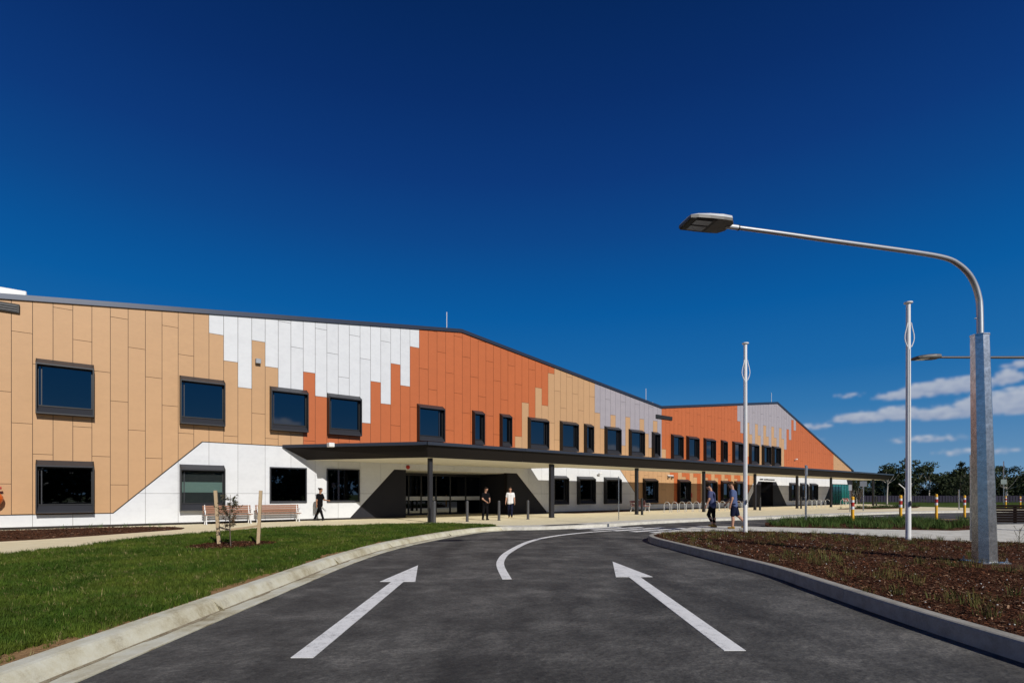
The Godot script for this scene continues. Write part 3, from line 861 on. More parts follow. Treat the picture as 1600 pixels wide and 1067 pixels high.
	for q in [[-5.08, 1.25], [15.27, 1.3], [38.36, 1.25]]:
		mb = MB.new(); mb.rod(Vector3(q[0], roof_h(q[0]), -0.3), Vector3(q[0], roof_h(q[0]) + q[1], -0.3), 0.022, 6)
		part("lightning_rod", mb, M.white_metal, roof)
	mb = MB.new(); mb.box(Vector3(-30.0, 8.6, -3.2), Vector3(-24.9, 9.60, -0.5), 0.03)
	part("plant_screen", mb, M.white_metal, roof)
	mb = MB.new(); mb.box(Vector3(15.9, 9.1, -2.4), Vector3(17.6, 9.75, -1.2), 0.03)
	part("plant_screen", mb, M.white_metal, roof)
	for q in [-17.2, -11.6, 7.9]:
		mb = MB.new(); mb.rod(Vector3(q, roof_h(q), -0.5), Vector3(q, roof_h(q) + 0.3, -0.5), 0.03, 6)
		part("vent_pipe", mb, M.galv, roof)

	# ---- windows
	for e in [[-24.6, 1.84], [-19.66, 1.84], [-15.76, 1.84], [-12.84, 1.84], [-7.4, 1.8], [-3.37, 0.82], [-1.11, 0.86], [1.39, 1.8], [4.52, 1.72], [7.11, 0.82], [9.47, 1.75], [12.5, 1.8], [15.63, 0.85], [18.46, 1.55], [20.88, 1.75], [23.78, 1.75], [26.91, 0.82], [29.13, 1.75], [32.55, 1.7], [35.37, 1.65], [37.75, 1.6]]:
		boxed_window(b, e[0], 4.60, 6.84, e[1])
	boxed_window(b, -24.6, 0.62, 2.77, 1.84)
	boxed_window(b, -19.66, 0.62, 2.77, 1.84, true)
	flat_window(b, -15.76, 0.95, 2.77, 1.84)
	flat_window(b, -12.86, 0.95, 2.77, 1.84)
	for e in [[3.7, 1.5], [6.34, 1.8], [9.4, 1.85], [14.38, 1.8], [19.45, 1.75], [24.1, 1.7], [26.91, 1.6], [29.51, 1.7], [42.05, 1.8], [44.96, 1.7], [47.67, 1.8]]:
		boxed_window(b, e[0], 0.62, 2.76, e[1])

	# ---- main entrance, set back 3.1 m
	mb = MB.new()
	mb.box(Vector3(-8.6, -0.05, -3.4), Vector3(0.6, 0.006, -0.02))
	part("entrance_floor", mb, M.paving, b)
	mb = MB.new()
	mb.box(Vector3(-8.6, 2.80, -3.3), Vector3(0.6, 2.86, -0.30))
	part("entrance_ceiling", mb, M.soffit, b)
	mb = MB.new()
	mb.box(Vector3(-0.45, 0.0, -3.2), Vector3(-0.30, 2.80, 0.0)); mb.box(Vector3(-8.25, 0.0, -3.2), Vector3(-8.12, 2.80, 0.0))
	part("entrance_side_wall", mb, M.char1, b)
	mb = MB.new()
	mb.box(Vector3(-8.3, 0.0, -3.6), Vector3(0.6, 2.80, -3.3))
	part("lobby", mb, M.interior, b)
	var edges := [-8.11, -7.2, -6.28, -5.35, -4.2, -3.05, -1.76, -0.47]
	for q in edges.size() - 1:
		var dn := group("glass_door", b, Vector3(edges[q], 0.0, -3.1))
		var w: float = edges[q + 1] - edges[q]
		mb = MB.new()
		for f in [[0.0, 0.0, w, 0.09], [0.0, 2.62, w, 2.79], [0.0, 0.09, 0.05, 2.62], [w - 0.05, 0.09, w, 2.62]]:
			mb.box(Vector3(f[0], f[1], -0.05), Vector3(f[2], f[3], 0.05))
		part("frame", mb, M.frame_inner, dn)
		mb = MB.new(); mb.box(Vector3(0.05, 0.09, -0.006), Vector3(w - 0.05, 2.62, 0.006))
		part("pane", mb, M.glass, dn)
		mb = MB.new(); mb.box(Vector3(0.05, 0.98, 0.007), Vector3(w - 0.05, 1.24, 0.011))
		tag(part("frosted_band", mb, M.white_metal, dn), "pale frosted band across the glass")
	# ---- second entrance
	mb = MB.new()
	mb.box(Vector3(35.15, 0.0, -2.6), Vector3(35.3, 2.8, 0.0)); mb.box(Vector3(38.05, 0.0, -2.6), Vector3(38.2, 2.8, 0.0))
	mb.box(Vector3(35.3, 2.77, -2.6), Vector3(38.05, 2.80, 0.0))
	part("entrance_side_wall", mb, M.char1, b)
	mb = MB.new(); mb.box(Vector3(35.3, -0.05, -2.7), Vector3(38.05, 0.006, -0.02))
	part("entrance_floor", mb, M.paving, b)
	var dd := group("glass_door", b, Vector3(35.3, 0.0, -2.5))
	mb = MB.new(); mb.box(Vector3(0, 0, -0.02), Vector3(2.75, 2.77, 0.0)); part("pane", mb, M.glass, dd)
	mb = MB.new()
	for x in [0.0, 0.9, 1.83, 2.69]: mb.box(Vector3(x, 0, 0.001), Vector3(x + 0.06, 2.77, 0.05))
	part("frame", mb, M.frame_inner, dd)
	# raised dark lettering over it, too small to read in the photograph
	mb = MB.new()
	var lx := 34.95
	var lr := RandomNumberGenerator.new(); lr.seed = 12
	for q in 21:
		var w := lr.randf_range(0.09, 0.15)
		if q != 5: mb.box(Vector3(lx, 2.95, 0.021), Vector3(lx + w, 3.07 + (0.02 if lr.randf() < 0.3 else 0.0), 0.05))
		lx += w + 0.05
	tag(part("lettering", mb, M.black, b), "row of tiny dark raised letters above the second entrance")
	# ---- teal glass at the far end
	var tg := group("glass_screen", b, Vector3(54.95, 0.08, 0.0))
	for q in 6:
		mb = MB.new(); mb.box(Vector3(q * 0.96, 0.0, 0.0), Vector3(q * 0.96 + 0.92, 2.6, 0.03)); part("pane", mb, M.teal, tg)
		mb = MB.new(); mb.box(Vector3(q * 0.96 + 0.92, 0.0, 0.0), Vector3(q * 0.96 + 0.96, 2.6, 0.06)); part("mullion", mb, M.frame_inner, tg)
	# ---- fittings on the wall
	mb = MB.new(); mb.box(Vector3(-28.0, 8.50, 0.02), Vector3(-25.07, 8.86, 0.12), 0.02)
	var vent := part("louvre_vent", mb, M.black, b)
	mb = MB.new()
	for q in 3: mb.box(Vector3(-27.9, 8.56 + q * 0.09, 0.121), Vector3(-25.15, 8.60 + q * 0.09, 0.15))
	part("blade", mb, M.frame, vent)
	mb = MB.new(); mb.box(Vector3(16.2, 8.05, 0.02), Vector3(18.6, 8.38, 0.12), 0.02)
	part("louvre_vent", mb, M.black, b)
	mb = MB.new(); mb.box(Vector3(-16.44, 7.86, 0.02), Vector3(-16.2, 8.10, 0.22), 0.015)
	part("wall_light", mb, M.sign_grey, b)
	for q in [[8.8, 2.97], [43.6, 5.5]]:
		var sc := group("security_camera", b, Vector3(q[0], q[1], 0.02))
		mb = MB.new(); mb.box(Vector3(-0.06, -0.06, 0), Vector3(0.06, 0.06, 0.05), 0.01); mb.rod(Vector3(0, 0, 0.05), Vector3(0.0, 0.04, 0.22), 0.025, 8); part("bracket", mb, M.white_metal, sc)
		mb = MB.new(); mb.box(Vector3(-0.22, 0.0, 0.18), Vector3(0.10, 0.12, 0.30), 0.02); part("camera_body", mb, M.white_metal, sc)
	var fl := group("flood_light", b, Vector3(18.3, 3.05, 0.02))
	mb = MB.new(); mb.box(Vector3(-0.42, -0.03, 0), Vector3(0.42, 0.06, 0.12), 0.01); part("bracket", mb, M.white_metal, fl)
	for q in [-0.3, 0.25]:
		mb = MB.new(); mb.box(Vector3(q - 0.1, -0.22, 0.10), Vector3(q + 0.1, -0.05, 0.22), 0.02); part("lamp_head", mb, M.lamp_under, fl)
	mb = MB.new(); mb.lathe(PackedVector2Array([Vector2(0.0, 0.0), Vector2(0.12, 0.0), Vector2(0.12, 0.05), Vector2(0.08, 0.09), Vector2(0.0, 0.10)]), 14)
	var bell := part("alarm_bell", mb, M.red, b)
	bell.position = Vector3(-8.0, 3.0, 0.021); bell.rotation.x = PI / 2
	tag(bell, "round red alarm bell above the entrance doors")
	mb = MB.new(); mb.box(Vector3(21.55, 1.1, 0.02), Vector3(21.78, 1.5, 0.12), 0.02)
	tag(part("hose_cabinet", mb, M.red, b), "small red box on the wall between two windows")

func build_canopy() -> void:
	var o := thing("entrance_canopy", "long dark edged canopy with cream soffit running along the whole front", "canopy", F(0, 0), FACE_TURN)
	var outer := P2([[-15.09, 0.03], [-10.28, 6.2], [57.3, 6.2], [57.3, 2.5], [2.1, 2.5], [1.0, 0.03]])
	var inn := P2([[-13.9, 0.03], [-10.0, 5.78], [56.6, 5.78], [56.6, 2.7], [2.35, 2.7], [1.25, 0.03]])
	var Ht := 3.90
	var Hs := 3.19
	# local frame here: x along, z out; slab() takes (x, forward) with forward = -z
	var flip := func(p: PackedVector2Array) -> PackedVector2Array:
		var q := PackedVector2Array()
		for a in p: q.append(Vector2(a.x, -a.y))
		return q
	var mb := MB.new(); mb.slab(flip.call(outer), Ht - 0.02, Ht)
	part("roof_deck", mb, M.gutter, o)
	mb = MB.new(); mb.slab(flip.call(inn), Hs, Hs + 0.03)
	part("soffit", mb, M.soffit, o)
	# gutter edge and sloping dark fascia, in lengths
	for i in 5:
		var a := outer[i]; var b := outer[i + 1]; var ia := inn[i]; var ib := inn[i + 1]
		var steps := maxi(1, int(round(a.distance_to(b) / 6.0)))
		for k in steps:
			var p := a.lerp(b, float(k) / steps); var q := a.lerp(b, float(k + 1) / steps)
			var ip := ia.lerp(ib, float(k) / steps); var iq := ia.lerp(ib, float(k + 1) / steps)
			var d := (q - p).normalized() * 0.006
			if k > 0: p += d; ip += d
			if k < steps - 1: q -= d; iq -= d
			mb = MB.new()
			var P0 := Vector3(p.x, Ht - 0.13, p.y); var Q0 := Vector3(q.x, Ht - 0.13, q.y)
			var P1 := Vector3(ip.x, Hs - 0.002, ip.y); var Q1 := Vector3(iq.x, Hs - 0.002, iq.y)
			mb.quad(P0, P1, Q1, Q0)
			mb.quad(P0 + Vector3(0, 0.03, 0), Q0 + Vector3(0, 0.03, 0), Q1 + Vector3(0, 0.03, 0), P1 + Vector3(0, 0.03, 0))
			part("fascia_panel", mb, M.canopy_dark, o)
			mb = MB.new()
			var nn := Vector2(d.y, -d.x).normalized()
			var e0 := p + nn * 0.05; var e1 := q + nn * 0.05
			mb.slab(flip.call(PackedVector2Array([p - nn * 0.08, q - nn * 0.08, e1, e0])), Ht - 0.14, Ht + 0.012)
			part("gutter", mb, M.gutter, o)
	# columns
	for u in [-9.64, -1.4, -1.05, 6.67, 15.03, 23.2, 31.58, 39.8, 52.6]:
		mb = MB.new()
		var r := 0.10 if u != -1.05 else 0.065
		var zz := 5.4 if u != -1.05 else 5.2
		mb.box(Vector3(u - r, -0.02, zz - r), Vector3(u + r, Hs, zz + r), 0.012)
		part("column", mb, M.column, o)
		mb = MB.new(); mb.box(Vector3(u - r - 0.05, 0.0, zz - r - 0.05), Vector3(u + r + 0.05, 0.012, zz + r + 0.05)); part("base_plate", mb, M.column, o)
	mb = MB.new(); mb.box(Vector3(-13.62, 3.74, 2.1), Vector3(-13.34, 3.95, 2.44), 0.02)
	part("light_box", mb, M.white_metal, o)

# ------------------------------------------------------------------ far background
func leaf_cloud(mb: MB, centre: Vector3, rad: Vector3, count: int, size: float, r: RandomNumberGenerator, c0: Color, c1: Color) -> void:
	for i in count:
		var d := Vector3(r.randfn(), r.randfn(), r.randfn()).normalized() * pow(r.randf(), 0.45)
		var p := centre + d * rad
		var t := Basis(Vector3(r.randfn(), r.randfn(), r.randfn()).normalized(), r.randf() * TAU)
		var s := size * r.randf_range(0.6, 1.3)
		mb.col = c0.lerp(c1, r.randf())
		var a := t * Vector3(-s * 0.32, 0, 0); var b := t * Vector3(0, 0.08 * s, s * 0.55); var c := t * Vector3(s * 0.32, 0, 0); var e := t * Vector3(0, -0.06 * s, -s * 0.5)
		mb.tri(p + a, p + b, p + c)
		mb.tri(p + a, p + c, p + e)

func tree(called: String, label: String, grp: String, at: Vector3, h: float, w: float, sd: int, open_crown: bool, leaves: int, bark: String, low := 0.35, leaf := 0.0) -> void:
	var r := RandomNumberGenerator.new(); r.seed = sd
	var o := thing(called, label, "tree", at, 0.0, grp)
	var tr := MB.new()
	var cr := MB.new()
	var lean := Vector3(r.randf_range(-0.06, 0.06), 0, r.randf_range(-0.06, 0.06)) * h
	var fork := Vector3(lean.x * 0.5, h * low, lean.z * 0.5)
	var tw := 0.013 * h + 0.02
	tr.tube(PackedVector3Array([Vector3(0, -0.15, 0), Vector3(lean.x * 0.1, h * low * 0.5, lean.z * 0.1), fork]), PackedFloat32Array([tw * 1.3, tw, tw * 0.8]), 7)
	var n := 9 if open_crown else 12
	var c0 := Color(0.018, 0.026, 0.012); var c1 := Color(0.060, 0.075, 0.032)
	var lumps: Array = []
	for i in n:
		var a := TAU * i / n + r.randf_range(-0.4, 0.4)
		var rr := w * 0.5 * r.randf_range(0.25, 0.85)
		var hy := h * r.randf_range(low + (0.18 if open_crown else 0.05), 0.90)
		if i == 0: rr = w * 0.05; hy = h * 0.9
		var p := Vector3(cos(a) * rr + lean.x, hy, sin(a) * rr + lean.z)
		var mid := fork.lerp(p, 0.5) + Vector3(0, -0.05 * h, 0)
		tr.tube(PackedVector3Array([fork, mid, p]), PackedFloat32Array([tw * 0.55, tw * 0.35, tw * 0.1]), 5)
		lumps.append(p)
	for p in lumps:
		var sub := 3 if open_crown else 4
		for j in sub:
			var q: Vector3 = p + Vector3(r.randfn() * w * 0.11, r.randfn() * h * 0.04, r.randfn() * w * 0.11)
			var s := w * (r.randf_range(0.10, 0.16) if open_crown else r.randf_range(0.15, 0.22))
			q.y = minf(q.y, h - s * 0.5)
			leaf_cloud(cr, q, Vector3(s, s * (0.75 if open_crown else 0.85), s), int(leaves / float(n * sub)), leaf if leaf > 0.0 else clampf(h * 0.05, 0.16, 0.45), r, c0, c1)
	part("trunk", tr, M[bark], o)
	part("crown", cr, M.leafy, o)

func build_far() -> void:
	# low blue hills far behind the trees
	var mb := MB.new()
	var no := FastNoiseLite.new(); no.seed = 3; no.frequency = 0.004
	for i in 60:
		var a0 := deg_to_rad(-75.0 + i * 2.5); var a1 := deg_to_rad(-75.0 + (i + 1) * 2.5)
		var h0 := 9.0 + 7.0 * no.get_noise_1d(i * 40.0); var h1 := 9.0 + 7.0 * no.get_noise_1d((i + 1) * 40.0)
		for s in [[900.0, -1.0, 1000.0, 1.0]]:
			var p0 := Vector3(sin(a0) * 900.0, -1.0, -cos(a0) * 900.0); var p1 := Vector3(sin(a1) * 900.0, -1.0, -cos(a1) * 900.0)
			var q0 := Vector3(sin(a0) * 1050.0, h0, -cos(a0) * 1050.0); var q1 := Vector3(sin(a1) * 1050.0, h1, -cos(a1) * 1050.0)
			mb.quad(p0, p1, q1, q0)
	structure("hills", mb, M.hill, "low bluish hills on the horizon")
	# grass field strip and tree line
	var T := [["tall gum tree with pale slender trunk beyond the canopy end", 58.3, 84.0, 6.3, 4.2, true, 900, "gum_bark", 0.5], ["tall open crowned gum tree, left of the group beyond the car park", 77.5, 105.0, 8.4, 6.6, true, 1900, "gum_bark", 0.32], ["broad open crowned gum tree in the middle of the gum group", 82.6, 107.0, 7.9, 7.4, true, 2000, "gum_bark", 0.32], ["small gum tree at the left edge of the gum group", 74.6, 108.0, 6.0, 5.0, true, 1100, "gum_bark", 0.3], ["rounded dark evergreen tree right of the gum group", 81.0, 98.0, 5.1, 6.4, false, 2000, "dark_bark", 0.2], ["dense dark evergreen tree left of the tall lamp post", 84.6, 99.0, 5.0, 6.0, false, 2000, "dark_bark", 0.2], ["tall gum tree rising just left of the tall lamp post", 86.6, 104.0, 7.7, 4.8, true, 1400, "gum_bark", 0.35], ["dark tree just right of the tall lamp post", 89.0, 100.0, 6.2, 5.6, false, 1700, "dark_bark", 0.25], ["flat crowned gum tree right of the tall lamp post", 93.6, 102.0, 6.9, 7.0, true, 1700, "gum_bark", 0.35], ["dark tree at the right edge of the tree line", 97.5, 101.0, 6.5, 6.4, false, 1700, "dark_bark", 0.25], ["dark leafy tree half seen under the end of the canopy", 49.6, 77.0, 4.2, 4.4, false, 1500, "dark_bark", 0.15], ["thin leafed tree half seen under the end of the canopy", 53.6, 84.0, 4.6, 4.6, true, 1200, "gum_bark", 0.2]]
	var i := 0
	for t in T:
		tree("gum_tree" if t[7] == "gum_bark" else "evergreen_tree", t[0], "trees along the far edge of the field", G(t[1], t[2], -0.16), t[3], t[4], 100 + i, t[5], t[6], t[7], t[8])
		i += 1
	for k in 13:
		tree("shrub", "dark bushy shrub in the hedge row behind the far fence", "hedge row behind the far fence", G(56.0 + k * 4.6, 118.0 + sin(k * 2.1) * 3.0, -0.16), 5.0 + 0.9 * sin(k * 1.7), 8.5, 300 + k, false, 3600, "dark_bark", 0.02, 0.5)
	# added trees out of view, put there to darken the reflections in the glass
	for k in 20:
		var a := lerpf(0.25, 2.1, k / 19.0)
		tree("evergreen_tree", "added unseen evergreen tree darkening the window reflections", "added trees for window reflections", G(8.0 + sin(a) * 74.0, 15.0 - cos(a) * 74.0, -0.16), 8.6 + 1.2 * sin(k * 2.3), 12.5, 500 + k, false, 2600, "dark_bark", 0.02, 1.0)
	# far fence
	var fence := thing("mesh_fence", "low bluish grey fence across the far side of the field", "fence", G(50, 96, -0.16))
	for k in 40:
		mb = MB.new(); mb.box(Vector3(k * 2.4 - 0.03, 0, -0.03), Vector3(k * 2.4 + 0.03, 1.35, 0.03)); part("post", mb, M.fence_far, fence)
	mb = MB.new()
	for k in 96:
		mb.box(Vector3(k - 0.46, 0.12, -0.012), Vector3(k - 0.06, 1.22, 0.012)); mb.box(Vector3(k + 0.04, 0.12, -0.012), Vector3(k + 0.44, 1.22, 0.012))
	mb.box(Vector3(0, 1.23, -0.02), Vector3(96, 1.28, 0.02))
	tag(part("pickets", mb, M.fence_far, fence), "", "", "", "stuff")

# ------------------------------------------------------------------ street furniture
func yellow_bollard(at: Vector3, h: float, label: String) -> void:
	var o := thing("yellow_bollard", label, "bollard", at, 0.0, "yellow bollards along the cross road")
	var r := 0.072
	for s in [["post", 0.0, 0.56, M.yellow], ["white_band", 0.56, 0.66, M.white_metal], ["red_band", 0.66, 0.80, M.red], ["white_band", 0.80, 0.88, M.white_metal]]:
		var mb := MB.new(); mb.rod(Vector3(0, h * s[1], 0), Vector3(0, h * s[2], 0), r + (0.004 if s[0] != "post" else 0.0), 12)
		part(s[0], mb, s[3], o)
	var mb := MB.new(); mb.xf = Transform3D(Basis(), Vector3(0, h * 0.88, 0)); mb.lathe(PackedVector2Array([Vector2(r, 0), Vector2(r, h * 0.10), Vector2(r * 0.8, h * 0.118), Vector2(0, h * 0.12)]), 12)
	part("cap", mb, M.yellow, o)

func steel_bollard(at: Vector3, h: float, r: float, m: Material, label: String) -> void:
	var o := thing("bollard", label, "bollard", at, 0.0, "grey bollards along the forecourt")
	var mb := MB.new(); mb.lathe(PackedVector2Array([Vector2(r, -0.01), Vector2(r, h - 0.03), Vector2(r * 0.92, h - 0.008), Vector2(r * 0.7, h), Vector2(0, h + 0.004)]), 16)
	part("post", mb, m, o)
	mb = MB.new(); mb.lathe(PackedVector2Array([Vector2(r + 0.035, 0.0), Vector2(r + 0.035, 0.012), Vector2(r + 0.002, 0.014)]), 16)
	part("base_ring", mb, m, o)

func bench(called: String, label: String, at: Vector3, turn: float, length: float, wood: Material, metal: Material) -> void:
	var o := thing(called, label, "bench", at, turn, "benches along the wall")
	# faces +z
	for k in 4:
		var mb := MB.new(); mb.box(Vector3(-length / 2, 0.425, -0.16 + k * 0.105), Vector3(length / 2, 0.455, -0.07 + k * 0.105), 0.006)
		part("seat_slat", mb, wood, o)
	for k in 4:
		var mb := MB.new()
		mb.xf = Transform3D(Basis(Vector3.RIGHT, -0.22), Vector3(0, 0.50 + k * 0.095, -0.20 - k * 0.022))
		mb.box(Vector3(-length / 2, 0.0, -0.014), Vector3(length / 2, 0.082, 0.014), 0.006)
		part("back_slat", mb, wood, o)
	for s in [-1.0, 1.0]:
		var x: float = s * (length / 2 - 0.09)
		var mb := MB.new()
		mb.tube(PackedVector3Array([Vector3(x, 0.0, 0.20), Vector3(x, 0.22, 0.14), Vector3(x, 0.415, 0.20)]), PackedFloat32Array([0.028, 0.022, 0.026]), 8)
		mb.tube(PackedVector3Array([Vector3(x, 0.0, -0.28), Vector3(x, 0.22, -0.18), Vector3(x, 0.42, -0.16), Vector3(x, 0.90, -0.30)]), PackedFloat32Array([0.028, 0.024, 0.026, 0.02]), 8)
		mb.box(Vector3(x - 0.02, 0.395, -0.18), Vector3(x + 0.02, 0.423, 0.25), 0.004)
		mb.box(Vector3(x - 0.03, 0.0, 0.14), Vector3(x + 0.03, 0.02, 0.28), 0.004); mb.box(Vector3(x - 0.03, 0.0, -0.34), Vector3(x + 0.03, 0.02, -0.22), 0.004)
		part("leg_frame", mb, metal, o)
		mb = MB.new()
		mb.tube(PackedVector3Array([Vector3(x + s * 0.05, 0.66, -0.22), Vector3(x + s * 0.05, 0.665, 0.12), Vector3(x + s * 0.05, 0.62, 0.20), Vector3(x + s * 0.05, 0.43, 0.20)]), PackedFloat32Array([0.018, 0.02, 0.02, 0.018]), 8)
		part("armrest", mb, metal, o)

func hoop(at: Vector3, turn: float, label: String) -> void:
	var o := thing("bike_hoop", label, "bike rack", at, turn, "bike hoops in a row")
	var p := PackedVector3Array([Vector3(0, 0, -0.26), Vector3(0, 0.5, -0.26)])
	var q := PackedFloat32Array([0.021, 0.021])
	for k in range(1, 8):
		var a := PI - PI * k / 8.0
		p.append(Vector3(0, 0.5 + sin(a) * 0.30, cos(a) * 0.26)); q.append(0.021)
	p.append(Vector3(0, 0.5, 0.26)); p.append(Vector3(0, 0, 0.26)); q.append(0.021); q.append(0.021)
	var mb := MB.new(); mb.tube(p, q, 8); part("hoop", mb, M.lamp_top, o)
	for z in [-0.26, 0.26]:
		mb = MB.new(); mb.xf = Transform3D(Basis(), Vector3(0, 0, z)); mb.lathe(PackedVector2Array([Vector2(0.06, 0.0), Vector2(0.06, 0.01), Vector2(0.025, 0.012)]), 10); part("flange", mb, M.galv, o)

func flagpole(at: Vector3, h: float, label: String) -> void:
	var o := thing("flagpole", label, "flagpole", at, 0.0, "white flagpoles in the island bed")
	var mb := MB.new(); mb.tube(PackedVector3Array([Vector3(0, -0.05, 0), Vector3(0, h * 0.5, 0), Vector3(0, h - 0.05, 0)]), PackedFloat32Array([0.074, 0.068, 0.058]), 16); part("pole", mb, M.white_metal, o)
	mb = MB.new(); mb.xf = Transform3D(Basis(), Vector3(0, h - 0.06, 0)); mb.lathe(PackedVector2Array([Vector2(0.06, 0.0), Vector2(0.115, 0.03), Vector2(0.115, 0.06), Vector2(0.09, 0.072), Vector2(0, 0.075)]), 18); part("truck_cap", mb, M.white_metal, o)
	# loop of halyard hanging off the pole
	for s in [-1.0, 1.0]:
		var p := PackedVector3Array(); var q := PackedFloat32Array()
		for k in 9:
			var t := k / 8.0
			p.append(Vector3(s * (0.055 + 0.085 * sin(PI * pow(t, 1.4))), h - 0.62 - t * 0.72, 0.05)); q.append(0.013)
		mb = MB.new(); mb.tube(p, q, 6); part("halyard_loop", mb, M.white_metal, o)
	mb = MB.new(); mb.box(Vector3(-0.015, 1.0, 0.065), Vector3(0.015, 1.16, 0.11), 0.005); mb.box(Vector3(-0.02, 1.06, 0.07), Vector3(0.02, 1.10, 0.13), 0.004); part("cleat", mb, M.bollard_grey, o)
	mb = MB.new(); mb.rod(Vector3(0.0, 1.1, 0.085), Vector3(0.0, h - 1.4, 0.066), 0.006, 5); part("halyard", mb, M.white_metal, o)

func lamp_head(o: Node3D, at: Vector3, dir: Vector3, length: float, cover: Material) -> void:
	# luminaire lying along dir (unit), flat underside
	var n := group("lamp_head", o, at)
	var side := dir.cross(Vector3.UP).normalized()
	var up := side.cross(dir).normalized()
	var bas := Basis(dir, up, side)
	var hw := [0.13, 0.235, 0.25, 0.25, 0.235, 0.20]
	var top := [0.075, 0.125, 0.135, 0.115, 0.085, 0.05]
	var xs := [0.0, 0.10, 0.30, 0.60, 0.85, 1.0]
	var mb := MB.new(); mb.xf = Transform3D(bas, Vector3.ZERO)
	var prev: Array = []
	for i in 6:
		var ring: Array = []
		for k in 9:
			var a := PI * k / 8.0
			ring.append(Vector3(xs[i] * length, 0.045 + (top[i] - 0.03) * pow(sin(a), 0.7), cos(a) * hw[i]))
		if i > 0:
			for k in 8: mb.quad(prev[k], prev[k + 1], ring[k + 1], ring[k])
		else:
			for k in range(1, 8): mb.tri(ring[0], ring[k], ring[k + 1])
		if i == 5:
			for k in range(1, 8): mb.tri(ring[0], ring[k + 1], ring[k])
		prev = ring
	part("cover", mb, cover, n)
	mb = MB.new(); mb.xf = Transform3D(bas * Basis(Vector3.RIGHT, PI / 2), Vector3.ZERO)
	var poly := PackedVector2Array()
	for i in 6: poly.append(Vector2(xs[i] * length, -hw[i] * 0.985))
	for i in range(5, -1, -1): poly.append(Vector2(xs[i] * length, hw[i] * 0.985))
	mb.prism_xy(poly, -0.046, 0.0)
	part("housing", mb, M.lamp_under, n)
	mb = MB.new(); mb.xf = Transform3D(bas, Vector3.ZERO)
	mb.box(Vector3(length * 0.42, -0.012, -0.215), Vector3(length * 0.97, -0.001, 0.215), 0.004)
	part("lens_frame", mb, M.black, n)
	for s in [-0.095, 0.095]:
		mb = MB.new(); mb.xf = Transform3D(bas, Vector3.ZERO)
		mb.box(Vector3(length * 0.50, -0.02, s - 0.075), Vector3(length * 0.86, -0.0125, s + 0.075), 0.002)
		part("lens", mb, M.lamp_glass, n)

